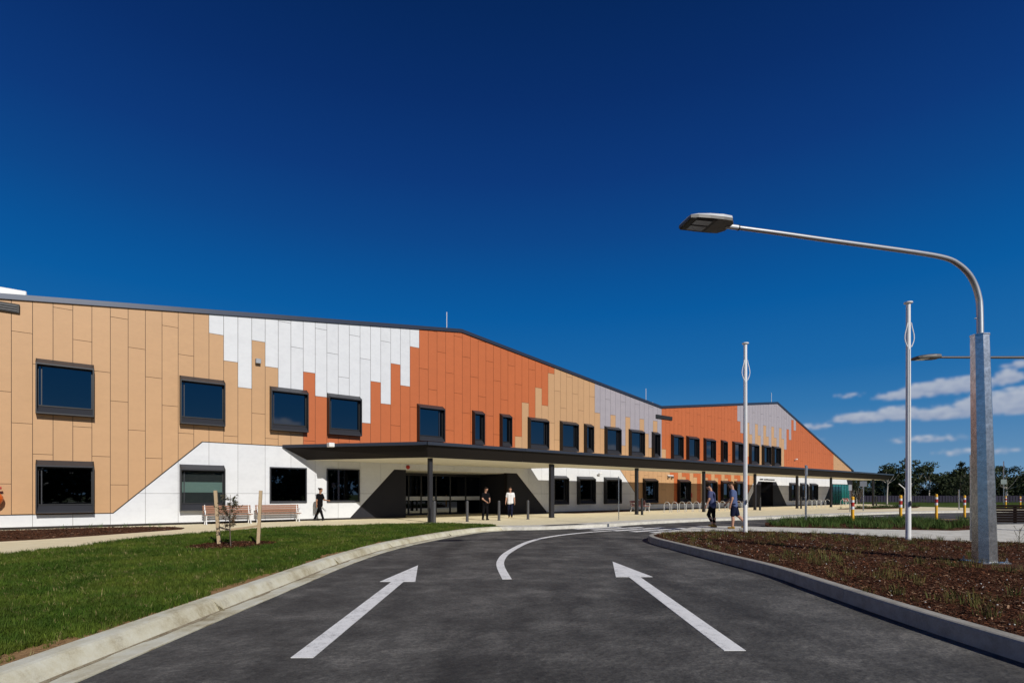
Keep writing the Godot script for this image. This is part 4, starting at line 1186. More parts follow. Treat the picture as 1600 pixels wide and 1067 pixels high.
func build_street() -> void:
	# tall galvanised lamp post
	var o := thing("street_lamp", "tall galvanised street lamp with faceted post and long curved arm in mulch island", "street lamp", G(9.42, 10.76, 0.035))
	var mb := MB.new()
	mb.tube(PackedVector3Array([Vector3(0, 0.03, 0), Vector3(-0.10, 4.51, 0)]), PackedFloat32Array([0.212, 0.158]), 8, true, 0.5)
	part("post", mb, M.galv, o)
	mb = MB.new(); mb.tube(PackedVector3Array([Vector3(-0.10, 4.51, 0), Vector3(-0.10, 4.535, 0)]), PackedFloat32Array([0.168, 0.168]), 8, true, 0.5); part("post_cap", mb, M.galv, o)
	mb = MB.new(); mb.box(Vector3(-0.28, 0.0, -0.28), Vector3(0.28, 0.03, 0.28), 0.006); part("base_plate", mb, M.galv, o)
	for sx in [-0.23, 0.23]:
		for sz in [-0.23, 0.23]:
			mb = MB.new(); mb.rod(Vector3(sx, 0.03, sz), Vector3(sx, 0.055, sz), 0.032, 6); mb.rod(Vector3(sx, 0.055, sz), Vector3(sx, 0.11, sz), 0.015, 6); part("anchor_bolt", mb, M.galv, o)
	var arm := [[9.32, 10.75, 4.50], [9.31, 10.75, 5.11], [9.27, 10.74, 5.34], [9.18, 10.72, 5.56], [9.02, 10.68, 5.76], [8.78, 10.63, 5.92], [8.47, 10.56, 6.01], [7.75, 10.40, 6.05], [5.91, 9.99, 6.08], [4.85, 9.75, 6.10], [3.98, 9.555, 6.11]]
	var raw := PackedVector3Array()
	for a in arm: raw.append(G(a[0] - 9.42, a[1] - 10.76, a[2] - 0.035))
	var pts := PackedVector3Array(); var rad := PackedFloat32Array()
	for i in raw.size() - 1:
		for k in 4:
			var t := k / 4.0
			pts.append(raw[i].cubic_interpolate(raw[i + 1], raw[maxi(i - 1, 0)], raw[mini(i + 2, raw.size() - 1)], t))
	pts.append(raw[raw.size() - 1])
	for i in pts.size(): rad.append(lerpf(0.058, 0.036, pow(float(i) / (pts.size() - 1), 1.2)))
	mb = MB.new(); mb.tube(pts, rad, 14); part("arm", mb, M.galv_pipe, o)
	mb = MB.new(); mb.rod(Vector3(-0.20, 4.86, 0), Vector3(-0.035, 4.86, 0), 0.012, 6); part("clamp_bolt", mb, M.galv, o)
	var e := raw[raw.size() - 1]
	var d := (e - raw[raw.size() - 2]).normalized()
	mb = MB.new(); mb.rod(e - d * 0.03, e + d * 0.22, 0.042, 12); part("spigot", mb, M.lamp_top, o)
	mb = MB.new(); mb.rod(e - d * 0.035, e - d * 0.02, 0.05, 12); part("collar", mb, M.black, o)
	lamp_head(o, e + d * 0.16 + Vector3(0, -0.02, 0), (d + Vector3(0, -0.03, 0)).normalized(), 0.86, M.lamp_top)

	# second lamp whose post stands outside the frame
	o = thing("street_lamp", "distant street lamp arm entering from the right edge of the picture", "street lamp", G(20.6, 18.5, 0.03))
	mb = MB.new(); mb.tube(PackedVector3Array([Vector3(0, 0, 0), Vector3(0, 4.6, 0)]), PackedFloat32Array([0.19, 0.14]), 8, true, 0.5); part("post", mb, M.bollard_grey, o)
	mb = MB.new(); mb.tube(PackedVector3Array([Vector3(0, 4.6, 0), Vector3(0, 5.2, 0), Vector3(-0.12, 5.62, 0), Vector3(-0.5, 5.94, 0), Vector3(-1.1, 6.04, 0), Vector3(-6.05, 6.05, 0)]), PackedFloat32Array([0.06, 0.06, 0.06, 0.058, 0.055, 0.038]), 10); part("arm", mb, M.bollard_grey, o)
	lamp_head(o, Vector3(-5.98, 6.01, 0), Vector3(-1, -0.02, 0.0).normalized(), 0.84, M.bollard_grey)

	flagpole(G(8.35, 19.33, 0.04), 6.76, "shorter white flagpole, left of the two, beside the walking men")
	flagpole(G(11.79, 16.07, 0.04), 7.06, "taller white flagpole, right of the two, near the tall lamp post")

	# grey bollards before the entrance and under the canopy
	var nb := 0
	for q in [[-9.82, 6.1, 1.06, 0.085, "grey bollard beside the first canopy column"], [-7.89, 6.1, 1.05, 0.072, "grey bollard in front of the entrance doors"], [-5.85, 6.1, 1.05, 0.072, "grey bollard between the two people at the entrance"], [-3.81, 6.1, 1.05, 0.072, "grey bollard right of the person in white"]]:
		steel_bollard(F(q[0], q[1]), q[2], q[3], M.bollard_grey, q[4])
	for q in [[6.35, 6.1, "black bollard beside the column near the red bench"], [22.7, 6.1, "black bollard beside the column left of the second entrance"], [30.8, 6.1, "black bollard beside the column right of the second entrance"], [51.4, 6.1, "black bollard beside the last canopy column"]]:
		steel_bollard(F(q[0], q[1]), 1.12, 0.085, M.black, q[2])
	# yellow bollards
	for q in [[16.58, 26.29, 1.28, "nearest yellow bollard, by the planted bed"], [20.76, 28.85, 1.34, "yellow bollard just left of the taller flagpole"], [25.82, 32.86, 1.40, "third yellow bollard, right of the taller flagpole"], [30.04, 35.85, 1.32, "fourth yellow bollard, left of the tall lamp post"], [51.2, 56.0, 1.20, "small yellow bollard just right of the lamp post"], [52.7, 56.0, 1.16, "small yellow bollard at the right edge of the picture"]]:
		yellow_bollard(G(q[0], q[1], -0.13), q[2] + 0.13, q[3])

	# timber benches on the left, red benches under the canopy
	bench("bench", "slatted timber bench with white metal legs, left of the pair at the white wall", F(-17.78, 0.75), FACE_TURN, 2.05, M.slat, M.white_metal)
	bench("bench", "slatted timber bench with white metal legs, right of the pair at the white wall", F(-15.52, 0.75), FACE_TURN, 2.05, M.slat, M.white_metal)
	bench("bench", "red slatted bench behind a canopy column", F(11.9, 1.7), FACE_TURN, 2.0, M.slat_red, M.white_metal)
	bench("bench", "red slatted bench near the teal glass at the far end", F(53.2, 2.4), FACE_TURN, 1.9, M.slat_red, M.white_metal)
	# bike hoops
	var hc := 0
	for u in [11.9, 12.9, 13.9, 14.9, 15.9, 16.9, 17.9, 18.9, 19.9, 21.3, 22.6, 23.8]:
		hoop(F(u, 4.2), FACE_TURN, "white bike hoop in the row left of the second entrance, number %s from the left" % ["one", "two", "three", "four", "five", "six", "seven", "eight", "nine", "ten", "eleven", "twelve"][hc]); hc += 1
	hc = 0
	for u in [36.9, 38.1, 39.3, 40.4, 41.5, 46.0]:
		hoop(F(u, 4.4), FACE_TURN, "white bike hoop in the row right of the second entrance, number %s from the left" % ["one", "two", "three", "four", "five", "six"][hc]); hc += 1

	# signs seen edge on or from behind
	for q in [[13.69, 25.17, 0.03, 2.74, 0.045, 0.55, 0.12, "grey sign post with edge-on plate in the narrow planted bed"], [13.49, 15.86, 0.03, 2.54, 0.04, 0.42, 0.30, "sign post with edge-on plate just left of the tall lamp post"], [5.77, 29.2, 0.0, 2.35, 0.022, 0.0, 0.0, "thin white pole on the forecourt edge right of the entrance"], [29.4, 45.2, 0.0, 2.50, 0.05, 0.5, 1.5, "grey sign seen from behind near the canopy end"], [40.8, 49.3, 0.0, 1.8, 0.06, 0.0, 0.0, "short pale post on the far kerb"], [26.4, 42.2, 0.0, 2.15, 0.04, 0.24, 1.1, "small white sign behind the nearest yellow bollard"], [52.6, 57.5, -0.13, 1.65, 0.06, 0.0, 0.0, "slim white post among the far yellow bollards"], [50.0, 57.0, -0.13, 1.3, 0.04, 0.0, 0.0, "thin grey post right of the tall lamp post"], [56.9, 62.5, -0.13, 5.2, 0.05, 1.2, 1.5, "tall thin post with small pale sign right of the lamp post"]]:
		o = thing("sign_post", q[7], "sign post", G(q[0], q[1], q[2]))
		mb = MB.new(); mb.rod(Vector3(0, 0, 0), Vector3(0, q[3] - q[2], 0), q[4], 10); part("post", mb, M.galv, o)
		mb = MB.new(); mb.xf = Transform3D(Basis(), Vector3(0, q[3] - q[2], 0)); mb.lathe(PackedVector2Array([Vector2(q[4] + 0.004, -0.02), Vector2(q[4] + 0.004, 0.008), Vector2(0.0, 0.014)]), 10); part("cap", mb, M.galv, o)
		if q[5] > 0.0:
			mb = MB.new()
			var view := atan2(q[0], q[1])
			mb.xf = Transform3D(Basis(Vector3.UP, -view + PI / 2 - q[6]), Vector3(0, q[3] - q[2], 0))
			if q[5] > 1.0: mb.box(Vector3(-0.25, -2.65, q[4]), Vector3(0.25, -2.1, q[4] + 0.01), 0.003)
			else: mb.box(Vector3(-q[5] * 0.5, -0.47, q[4]), Vector3(q[5] * 0.5, -0.02, q[4] + 0.008), 0.003)
			part("plate", mb, M.sign_grey if q[5] < 1.0 else M.sign_green, o)
	# small white forked post far behind
	o = thing("forked_lamp", "small white post with two raised arms behind the taller flagpole", "lamp post", G(38.2, 52.5, 0.0))
	mb = MB.new(); mb.rod(Vector3(0, 0, 0), Vector3(0, 1.9, 0), 0.06, 10); part("post", mb, M.white_metal, o)
	for s in [-1.0, 1.0]:
		mb = MB.new(); mb.tube(PackedVector3Array([Vector3(0, 1.86, 0), Vector3(s * 0.12, 2.0, 0), Vector3(s * 0.62, 2.42, 0)]), PackedFloat32Array([0.045, 0.045, 0.04]), 8); part("arm", mb, M.white_metal, o)
	# low dark slatted bench wall at the right
	o = thing("slatted_screen", "low dark timber slatted screen at the right edge behind the lamp post", "screen", G(22.0, 25.75, 0.03), deg_to_rad(-6.0))
	for k in 7:
		mb = MB.new(); mb.box(Vector3(0.0, 0.04 + k * 0.12, -0.07), Vector3(5.5, 0.138 + k * 0.12, 0.03), 0.006); part("slat", mb, M.slat_dark, o)
	for k in 4:
		mb = MB.new(); mb.box(Vector3(0.1 + k * 1.75, 0.0, -0.16), Vector3(0.2 + k * 1.75, 0.86, -0.071), 0.006); part("post", mb, M.slat_dark, o)
	# round orange ornament at the left edge of the facade
	o = thing("wall_ornament", "glossy round orange ornament with red top at left edge of the tan wall", "ornament", F(-25.86, 0.30, 1.22), FACE_TURN)
	mb = MB.new(); var pf := PackedVector2Array()
	for k in 11: pf.append(Vector2(0.34 * sin(PI * k / 10.0), -0.34 * cos(PI * k / 10.0) * 0.86))
	mb.lathe(pf, 20); part("body", mb, M.orange_gloss, o)
	mb = MB.new(); mb.tube(PackedVector3Array([Vector3(0, 0.27, 0), Vector3(0, 0.38, 0), Vector3(0.28, 0.42, 0)]), PackedFloat32Array([0.05, 0.05, 0.05]), 8); part("stem", mb, M.red, o)
	mb = MB.new(); mb.rod(Vector3(0, 0, -0.28), Vector3(0, 0, -0.22), 0.06, 8); part("bracket", mb, M.black, o)

# ------------------------------------------------------------------ people
func sdf_surface(mb: MB, bones: Array, cell: float, k: float) -> void:
	var lo := Vector3(1e9, 1e9, 1e9); var hi := -lo
	for b in bones:
		var r := maxf(b[2], b[3]) + cell * 2.5
		for e in [b[0], b[1]]:
			lo = lo.min(e - Vector3.ONE * r); hi = hi.max(e + Vector3.ONE * r)
	var nx := int(ceil((hi.x - lo.x) / cell)) + 1
	var ny := int(ceil((hi.y - lo.y) / cell)) + 1
	var nz := int(ceil((hi.z - lo.z) / cell)) + 1
	var fd := PackedFloat32Array(); fd.resize(nx * ny * nz); fd.fill(1.0)
	for b in bones:
		var a: Vector3 = b[0]; var e: Vector3 = b[1]; var ra: float = b[2]; var rb: float = b[3]
		var r := maxf(ra, rb) + k + cell * 2.0
		var ml := (a.min(e) - Vector3.ONE * r - lo) / cell; var mh := (a.max(e) + Vector3.ONE * r - lo) / cell
		var ab := e - a; var il := 1.0 / maxf(ab.length_squared(), 1e-9)
		for z in range(maxi(0, int(ml.z)), mini(nz - 1, int(mh.z) + 1) + 1):
			for y in range(maxi(0, int(ml.y)), mini(ny - 1, int(mh.y) + 1) + 1):
				var base := (z * ny + y) * nx
				for x in range(maxi(0, int(ml.x)), mini(nx - 1, int(mh.x) + 1) + 1):
					var p := lo + Vector3(x, y, z) * cell
					var t := clampf((p - a).dot(ab) * il, 0.0, 1.0)
					var d := p.distance_to(a + ab * t) - lerpf(ra, rb, t)
					var o := fd[base + x]
					var h := maxf(k - absf(d - o), 0.0) / k
					fd[base + x] = minf(d, o) - h * h * k * 0.25
	var id := {}
	var vs := PackedVector3Array()
	var sy := nx; var sz := nx * ny
	var offs := [0, 1, sy, sy + 1, sz, sz + 1, sz + sy, sz + sy + 1]
	var edges := [[0, 1], [2, 3], [4, 5], [6, 7], [0, 2], [1, 3], [4, 6], [5, 7], [0, 4], [1, 5], [2, 6], [3, 7]]
	for z in nz - 1:
		for y in ny - 1:
			var row := (z * ny + y) * nx
			for x in nx - 1:
				var i := row + x
				var inside := fd[i] < 0.0
				if (fd[i + 1] < 0.0) == inside and (fd[i + sy] < 0.0) == inside and (fd[i + sy + 1] < 0.0) == inside and (fd[i + sz] < 0.0) == inside and (fd[i + sz + 1] < 0.0) == inside and (fd[i + sz + sy] < 0.0) == inside and (fd[i + sz + sy + 1] < 0.0) == inside:
					continue
				var s := Vector3(); var c := 0
				for ed in edges:
					var f0 := fd[i + offs[ed[0]]]; var f1 := fd[i + offs[ed[1]]]
					if (f0 < 0.0) != (f1 < 0.0):
						var t := f0 / (f0 - f1)
						var p0 := Vector3(ed[0] & 1, (ed[0] >> 1) & 1, ed[0] >> 2); var p1 := Vector3(ed[1] & 1, (ed[1] >> 1) & 1, ed[1] >> 2)
						s += p0.lerp(p1, t); c += 1
				id[i] = vs.size()
				vs.append(lo + (Vector3(x, y, z) + s / c) * cell)
	# quads round crossed edges, with normals from the field
	var nrm := PackedVector3Array(); nrm.resize(vs.size())
	var quads: Array = []
	for i in id:
		for ax in 3:
			var st: int = [1, sy, sz][ax]
			var u: int = [sy, sz, 1][ax]
			var w: int = [sz, 1, sy][ax]
			if i + st >= fd.size(): continue
			var f0 := fd[i]; var f1 := fd[i + st]
			if (f0 < 0.0) == (f1 < 0.0): continue
			if not (id.has(i - u) and id.has(i - w) and id.has(i - u - w)): continue
			var a: int = id[i]; var b: int = id[i - u]; var c: int = id[i - u - w]; var d: int = id[i - w]
			if f0 < 0.0: quads.append([a, b, c, d])
			else: quads.append([a, d, c, b])
	for q in quads:
		var m := (vs[q[1]] - vs[q[0]]).cross(vs[q[2]] - vs[q[0]]) + (vs[q[2]] - vs[q[0]]).cross(vs[q[3]] - vs[q[0]])
		for j in 4: nrm[q[j]] += m
	for j in nrm.size(): nrm[j] = nrm[j].normalized()
	for q in quads:
		mb.tri_n(vs[q[0]], vs[q[1]], vs[q[2]], nrm[q[0]], nrm[q[1]], nrm[q[2]])
		mb.tri_n(vs[q[0]], vs[q[2]], vs[q[3]], nrm[q[0]], nrm[q[2]], nrm[q[3]])

func person(label: String, at: Vector3, turn: float, h: float, p: Dictionary) -> void:
	var o := thing("person", label, "person", at, turn, "people walking")
	var s := h / 1.75
	# figure faces +z; its right hand side is -x
	var hipy := 0.92
	var lean: float = p.get("lean", 0.05)
	var J := {}
	for side in ["l", "r"]:
		var x := 0.085 if side == "l" else -0.085
		var th: float = p[side + "_thigh"]; var kn: float = p[side + "_knee"]
		var hip := Vector3(x, hipy - 0.02, 0)
		var knee := hip + Vector3(0, -cos(th), sin(th)) * 0.425
		var sa := th - kn
		var ank := knee + Vector3(0, -cos(sa), sin(sa)) * 0.41
		var fa: float = p.get(side + "_foot", 0.0)
		J[side + "hip"] = hip; J[side + "knee"] = knee; J[side + "ank"] = ank
		J[side + "heel"] = ank + Vector3(0, -0.05 * cos(fa), -0.045)
		J[side + "toe"] = ank + Vector3(x * 0.15, -0.055 - 0.17 * sin(fa), 0.15 * cos(fa))
	var chest := Vector3(0, hipy + 0.36, sin(lean) * 0.36)
	var nk := Vector3(0, hipy + 0.55, sin(lean) * 0.55)
	var hp: float = p.get("head_pitch", 0.0); var hyaw: float = p.get("head_yaw", 0.0)
	var hb := Basis(Vector3.UP, hyaw) * Basis(Vector3.RIGHT, hp)
	var hc := nk + Vector3(0, 0.09, 0.015) + hb * Vector3(0, 0.10, 0.02)
	for side in ["l", "r"]:
		var x := 0.175 if side == "l" else -0.175
		var sh := nk + Vector3(x, -0.065, -0.005)
		var aa: float = p[side + "_arm"]; var el: float = p[side + "_elbow"]; var out: float = p.get(side + "_out", 0.12)
		var inw: float = p.get(side + "_in", 0.0)
		var sg := signf(x)
		var elb := sh + Vector3(sg * sin(out), -cos(aa) * cos(out), sin(aa) * cos(out)) * 0.285
		var fd := Vector3(sg * (sin(out) * 0.5 - inw), -cos(aa + el), sin(aa + el)).normalized()
		var wr := elb + fd * 0.25
		J[side + "sh"] = sh; J[side + "elb"] = elb; J[side + "wr"] = wr; J[side + "fd"] = fd
	var low := minf(minf(J.lheel.y, J.ltoe.y), minf(J.rheel.y, J.rtoe.y)) - 0.035
	var shift := Transform3D(Basis().scaled(Vector3.ONE * s), Vector3(0, -low * s, 0))
	var hips := Vector3(0, hipy, 0)
	# body, one surface
	var B: Array = []
	for x in [-0.06, 0.06]:
		B.append([hips + Vector3(x * 1.1, -0.02, 0), hips + Vector3(x * 0.9, 0.16, 0.005 + sin(lean) * 0.16), 0.115, 0.098])
		B.append([hips + Vector3(x * 0.9, 0.16, sin(lean) * 0.16), chest + Vector3(x * 1.2, 0.04, 0), 0.098, 0.115])
	B.append([nk + Vector3(-0.12, -0.08, 0), nk + Vector3(0.12, -0.08, 0), 0.068, 0.068])
	B.append([nk + Vector3(0, -0.06, -0.01), nk + Vector3(0, 0.07, 0.012), 0.062, 0.054])
	for side in ["l", "r"]:
		B.append([J[side + "hip"], J[side + "knee"], 0.088, 0.056]); B.append([J[side + "knee"], J[side + "knee"].lerp(J[side + "ank"], 0.35) + Vector3(0, 0, -0.015), 0.053, 0.056])
		B.append([J[side + "knee"].lerp(J[side + "ank"], 0.35) + Vector3(0, 0, -0.015), J[side + "ank"], 0.056, 0.036])
		B.append([J[side + "heel"], J[side + "toe"], 0.034, 0.026])
		B.append([J[side + "ank"], J[side + "heel"], 0.036, 0.034])
		B.append([J[side + "sh"], J[side + "elb"], 0.056, 0.042]); B.append([J[side + "elb"], J[side + "wr"], 0.041, 0.028])
	var mb := MB.new(); mb.xf = shift
	sdf_surface(mb, B, 0.018, 0.03)
	# head with brow, nose, mouth, chin and ears
	var Hd: Array = []
	var hp3 := func(v: Vector3) -> Vector3: return hc + hb * v
	Hd.append([hp3.call(Vector3(0, 0.03, -0.025)), hp3.call(Vector3(0, 0.035, 0.02)), 0.083, 0.076])
	Hd.append([hp3.call(Vector3(0, -0.02, 0.01)), hp3.call(Vector3(0, -0.075, 0.045)), 0.066, 0.040])
	Hd.append([hp3.call(Vector3(0, 0.012, 0.088)), hp3.call(Vector3(0, -0.028, 0.108)), 0.010, 0.014])
	Hd.append([hp3.call(Vector3(-0.035, 0.022, 0.078)), hp3.call(Vector3(0.035, 0.022, 0.078)), 0.014, 0.014])
	Hd.append([hp3.call(Vector3(-0.022, -0.058, 0.078)), hp3.call(Vector3(0.022, -0.058, 0.078)), 0.011, 0.011])
	for sx in [-1.0, 1.0]: Hd.append([hp3.call(Vector3(sx * 0.078, 0.015, -0.012)), hp3.call(Vector3(sx * 0.082, -0.025, -0.006)), 0.016, 0.012])
	Hd.append([nk + Vector3(0, 0.0, 0.0), hp3.call(Vector3(0, -0.05, -0.02)), 0.055, 0.055])
	sdf_surface(mb, Hd, 0.010, 0.02)
	for side in ["l", "r"]:
		var f: Vector3 = J[side + "fd"]; var w: Vector3 = J[side + "wr"]
		var across := f.cross(Vector3.RIGHT).normalized()
		if across.length() < 0.1: across = Vector3.FORWARD
		var sg := 1.0 if side == "l" else -1.0
		var pal := f.cross(across).normalized()
		if pal.x * sg > 0.0: pal = -pal
		var Hn: Array = []
		for q in 4:
			var off := across * ((q - 1.5) * 0.019)
			Hn.append([w, w + f * 0.085 + off, 0.020, 0.012])
			var ln: float = [0.062, 0.074, 0.070, 0.054][q]
			var k0 := w + f * 0.085 + off
			var k1 := k0 + (f + pal * 0.25).normalized() * ln * 0.55
			var k2 := k1 + (f + pal * 0.8).normalized() * ln * 0.5
			Hn.append([k0, k1, 0.0095, 0.009]); Hn.append([k1, k2, 0.009, 0.0075])
		var tb := w + f * 0.03 + across * (-0.03 if across.z < 0 else 0.03)
		Hn.append([w + f * 0.02, tb + f * 0.02, 0.014, 0.011]); Hn.append([tb + f * 0.02, tb + f * 0.06 + pal * 0.015, 0.011, 0.009])
		sdf_surface(mb, Hn, 0.007, 0.006)
	part("body", mb, M[p.skin], o)
	# eyes
	for sx in [-1.0, 1.0]:
		mb = MB.new(); mb.xf = shift * Transform3D(hb, hp3.call(Vector3(sx * 0.031, 0.006, 0.079)))
		mb.lathe(PackedVector2Array([Vector2(0, -0.009), Vector2(0.008, -0.004), Vector2(0.009, 0), Vector2(0.008, 0.004), Vector2(0, 0.009)]), 8)
		part("eye", mb, M.black, o)
	# hair
	var Hr: Array = [[hp3.call(Vector3(0, 0.05, -0.035)), hp3.call(Vector3(0, 0.062, 0.025)), 0.083, 0.066], [hp3.call(Vector3(0, 0.0, -0.055)), hp3.call(Vector3(0, -0.03, -0.05)), 0.062, 0.045]]
	for sx in [-1.0, 1.0]: Hr.append([hp3.call(Vector3(sx * 0.05, 0.05, 0.03)), hp3.call(Vector3(sx * 0.066, 0.02, -0.02)), 0.034, 0.03])
	if p.get("bun", false):
		Hr.append([hp3.call(Vector3(0, 0.075, -0.125)), hp3.call(Vector3(0, 0.085, -0.145)), 0.045, 0.04])
	mb = MB.new(); mb.xf = shift; sdf_surface(mb, Hr, 0.011, 0.02); part("hair", mb, M[p.hair], o)
	# shirt with short sleeves
	var S: Array = []
	for x in [-0.065, 0.065]:
		S.append([hips + Vector3(x, -0.05, 0), hips + Vector3(x * 0.95, 0.16, sin(lean) * 0.16), 0.126, 0.113])
		S.append([hips + Vector3(x * 0.95, 0.16, sin(lean) * 0.16), chest + Vector3(x * 1.2, 0.05, 0), 0.113, 0.128])
	S.append([nk + Vector3(-0.12, -0.082, 0), nk + Vector3(0.12, -0.082, 0), 0.082, 0.082])
	for side in ["l", "r"]:
		S.append([J[side + "sh"], J[side + "sh"].lerp(J[side + "elb"], p.get("sleeve", 0.62)), 0.070, 0.066])
	mb = MB.new(); mb.xf = shift; sdf_surface(mb, S, 0.018, 0.03); part("shirt", mb, M[p.shirt], o)
	# trousers or shorts
	var T: Array = [[hips + Vector3(-0.06, -0.01, 0), hips + Vector3(0.06, -0.01, 0), 0.112, 0.112]]
	var reach: float = p.get("leg_cover", 1.0)
	for side in ["l", "r"]:
		if reach <= 0.5:
			T.append([J[side + "hip"], J[side + "hip"].lerp(J[side + "knee"], reach * 2.0), 0.106, 0.092])
		else:
			T.append([J[side + "hip"], J[side + "knee"], 0.102, 0.072])
			T.append([J[side + "knee"], J[side + "knee"].lerp(J[side + "ank"], (reach - 0.5) * 2.0), 0.070, 0.056])
	mb = MB.new(); mb.xf = shift; sdf_surface(mb, T, 0.018, 0.03); part("shorts" if reach <= 0.5 else "trousers", mb, M[p.legs], o)
	for side in ["l", "r"]:
		mb = MB.new(); mb.xf = shift
		sdf_surface(mb, [[J[side + "heel"] + Vector3(0, 0.004, 0), J[side + "toe"] + Vector3(0, 0.006, 0), 0.041, 0.034], [J[side + "ank"], J[side + "heel"], 0.044, 0.041]], 0.014, 0.02)
		part("shoe", mb, M[p.shoe], o)

func build_people() -> void:
	var side := PI / 2   # facing +x
	person("person with dark hair bun, black t-shirt and black trousers striding past the white wall", F(-13.45, 0.62), side - 0.35, 1.70, {"l_thigh": -0.42, "l_knee": 0.12, "l_foot": 0.35, "r_thigh": 0.40, "r_knee": 0.05, "r_foot": -0.15, "l_arm": 0.35, "l_elbow": 1.1, "r_arm": -0.15, "r_elbow": 0.15, "lean": 0.06, "skin": "skin_tan", "hair": "hair", "bun": true, "shirt": "cloth_black", "legs": "cloth_black", "shoe": "shoe", "head_pitch": 0.1})
	person("person in dark polo shirt and dark trousers looking down at hands by the entrance", F(-6.31, 5.5), 0.55, 1.72, {"l_thigh": 0.10, "l_knee": 0.08, "r_thigh": -0.12, "r_knee": 0.06, "r_foot": 0.1, "l_arm": 0.25, "l_elbow": 0.75, "l_in": 0.45, "r_arm": 0.22, "r_elbow": 0.7, "r_in": 0.55, "lean": 0.04, "skin": "skin", "hair": "hair", "shirt": "cloth_black", "legs": "cloth_black", "shoe": "shoe", "head_pitch": 0.35, "head_yaw": 0.2})
	person("person in white t-shirt and dark trousers walking out of the entrance", F(-3.62, 4.3), -0.05, 1.72, {"l_thigh": 0.16, "l_knee": 0.12, "r_thigh": -0.14, "r_knee": 0.22, "r_foot": 0.3, "l_arm": -0.08, "l_elbow": 0.25, "l_out": 0.22, "r_arm": 0.08, "r_elbow": 0.25, "r_out": 0.22, "lean": 0.02, "skin": "skin", "hair": "hair_brown", "shirt": "cloth_white", "legs": "cloth_navy", "shoe": "boot", "head_pitch": 0.12})
	person("person in slate blue t-shirt and black cropped tights walking left, head bowed", G(8.25, 22.2, 0.03), PI + 0.95, 1.76, {"l_thigh": 0.34, "l_knee": 0.75, "l_foot": 0.1, "r_thigh": -0.02, "r_knee": 0.10, "r_foot": 0.0, "l_arm": 0.05, "l_elbow": 0.35, "r_arm": -0.1, "r_elbow": 0.3, "lean": 0.14, "skin": "skin", "hair": "hair", "shirt": "cloth_slate", "legs": "cloth_black", "leg_cover": 0.84, "shoe": "boot", "head_pitch": 0.5})
	person("person in blue t-shirt and navy shorts walking left with one leg trailing", G(8.8, 21.4, 0.03), PI + 1.05, 1.82, {"l_thigh": 0.10, "l_knee": 0.10, "r_thigh": -0.26, "r_knee": 0.50, "r_foot": 0.65, "l_arm": -0.05, "l_elbow": 0.3, "r_arm": 0.3, "r_elbow": 0.4, "lean": 0.10, "skin": "skin", "hair": "hair_brown", "shirt": "cloth_blue", "legs": "cloth_navy", "leg_cover": 0.46, "shoe": "boot", "head_pitch": 0.28})

# ------------------------------------------------------------------ plants and litter
func tuft_mesh(blades: int, h: float, spread: float, width: float, sd: int) -> ArrayMesh:
	var r := RandomNumberGenerator.new(); r.seed = sd
	var mb := MB.new()
	for i in blades:
		var a := r.randf() * TAU
		var o := Vector3(cos(a), 0, sin(a)) * spread * sqrt(r.randf())
		var d := Vector3(cos(a + r.randf_range(-0.8, 0.8)), 0, sin(a + r.randf_range(-0.8, 0.8)))
		var hh := h * r.randf_range(0.55, 1.0)
		var bend := hh * r.randf_range(0.15, 0.6)
		var w := d.cross(Vector3.UP) * width * 0.5
		var t := r.randf_range(0.75, 1.2)
		mb.col = Color(t, t, t)
		var m := o + Vector3.UP * hh * 0.6 + d * bend * 0.35
		var e := o + Vector3.UP * hh + d * bend
		mb.tri(o - w, o + w, m + w * 0.8)
		mb.tri(o - w, m + w * 0.8, m - w * 0.8)
		mb.tri(m - w * 0.8, m + w * 0.8, e)
	return mb.mesh(M.leafy)

func scatter(called: String, label: String, mesh: Mesh, xfs: Array, cols: PackedColorArray, cat := "", cast := true) -> void:
	var mm := MultiMesh.new()
	mm.transform_format = MultiMesh.TRANSFORM_3D
	mm.use_colors = true
	mm.mesh = mesh
	mm.instance_count = xfs.size()
	for i in xfs.size():
		mm.set_instance_transform(i, xfs[i]); mm.set_instance_color(i, cols[i])
	var o := MultiMeshInstance3D.new()
	o.multimesh = mm
	o.name = numbered(called)
	add_child(o)
	tag(o, label, cat if cat else called, "", "stuff")

func in_ring(p: Vector2) -> bool:
	return Vector2((p.x + 7.45) / 1.08, (p.y - 14.4) / 1.25).length() < 1.0

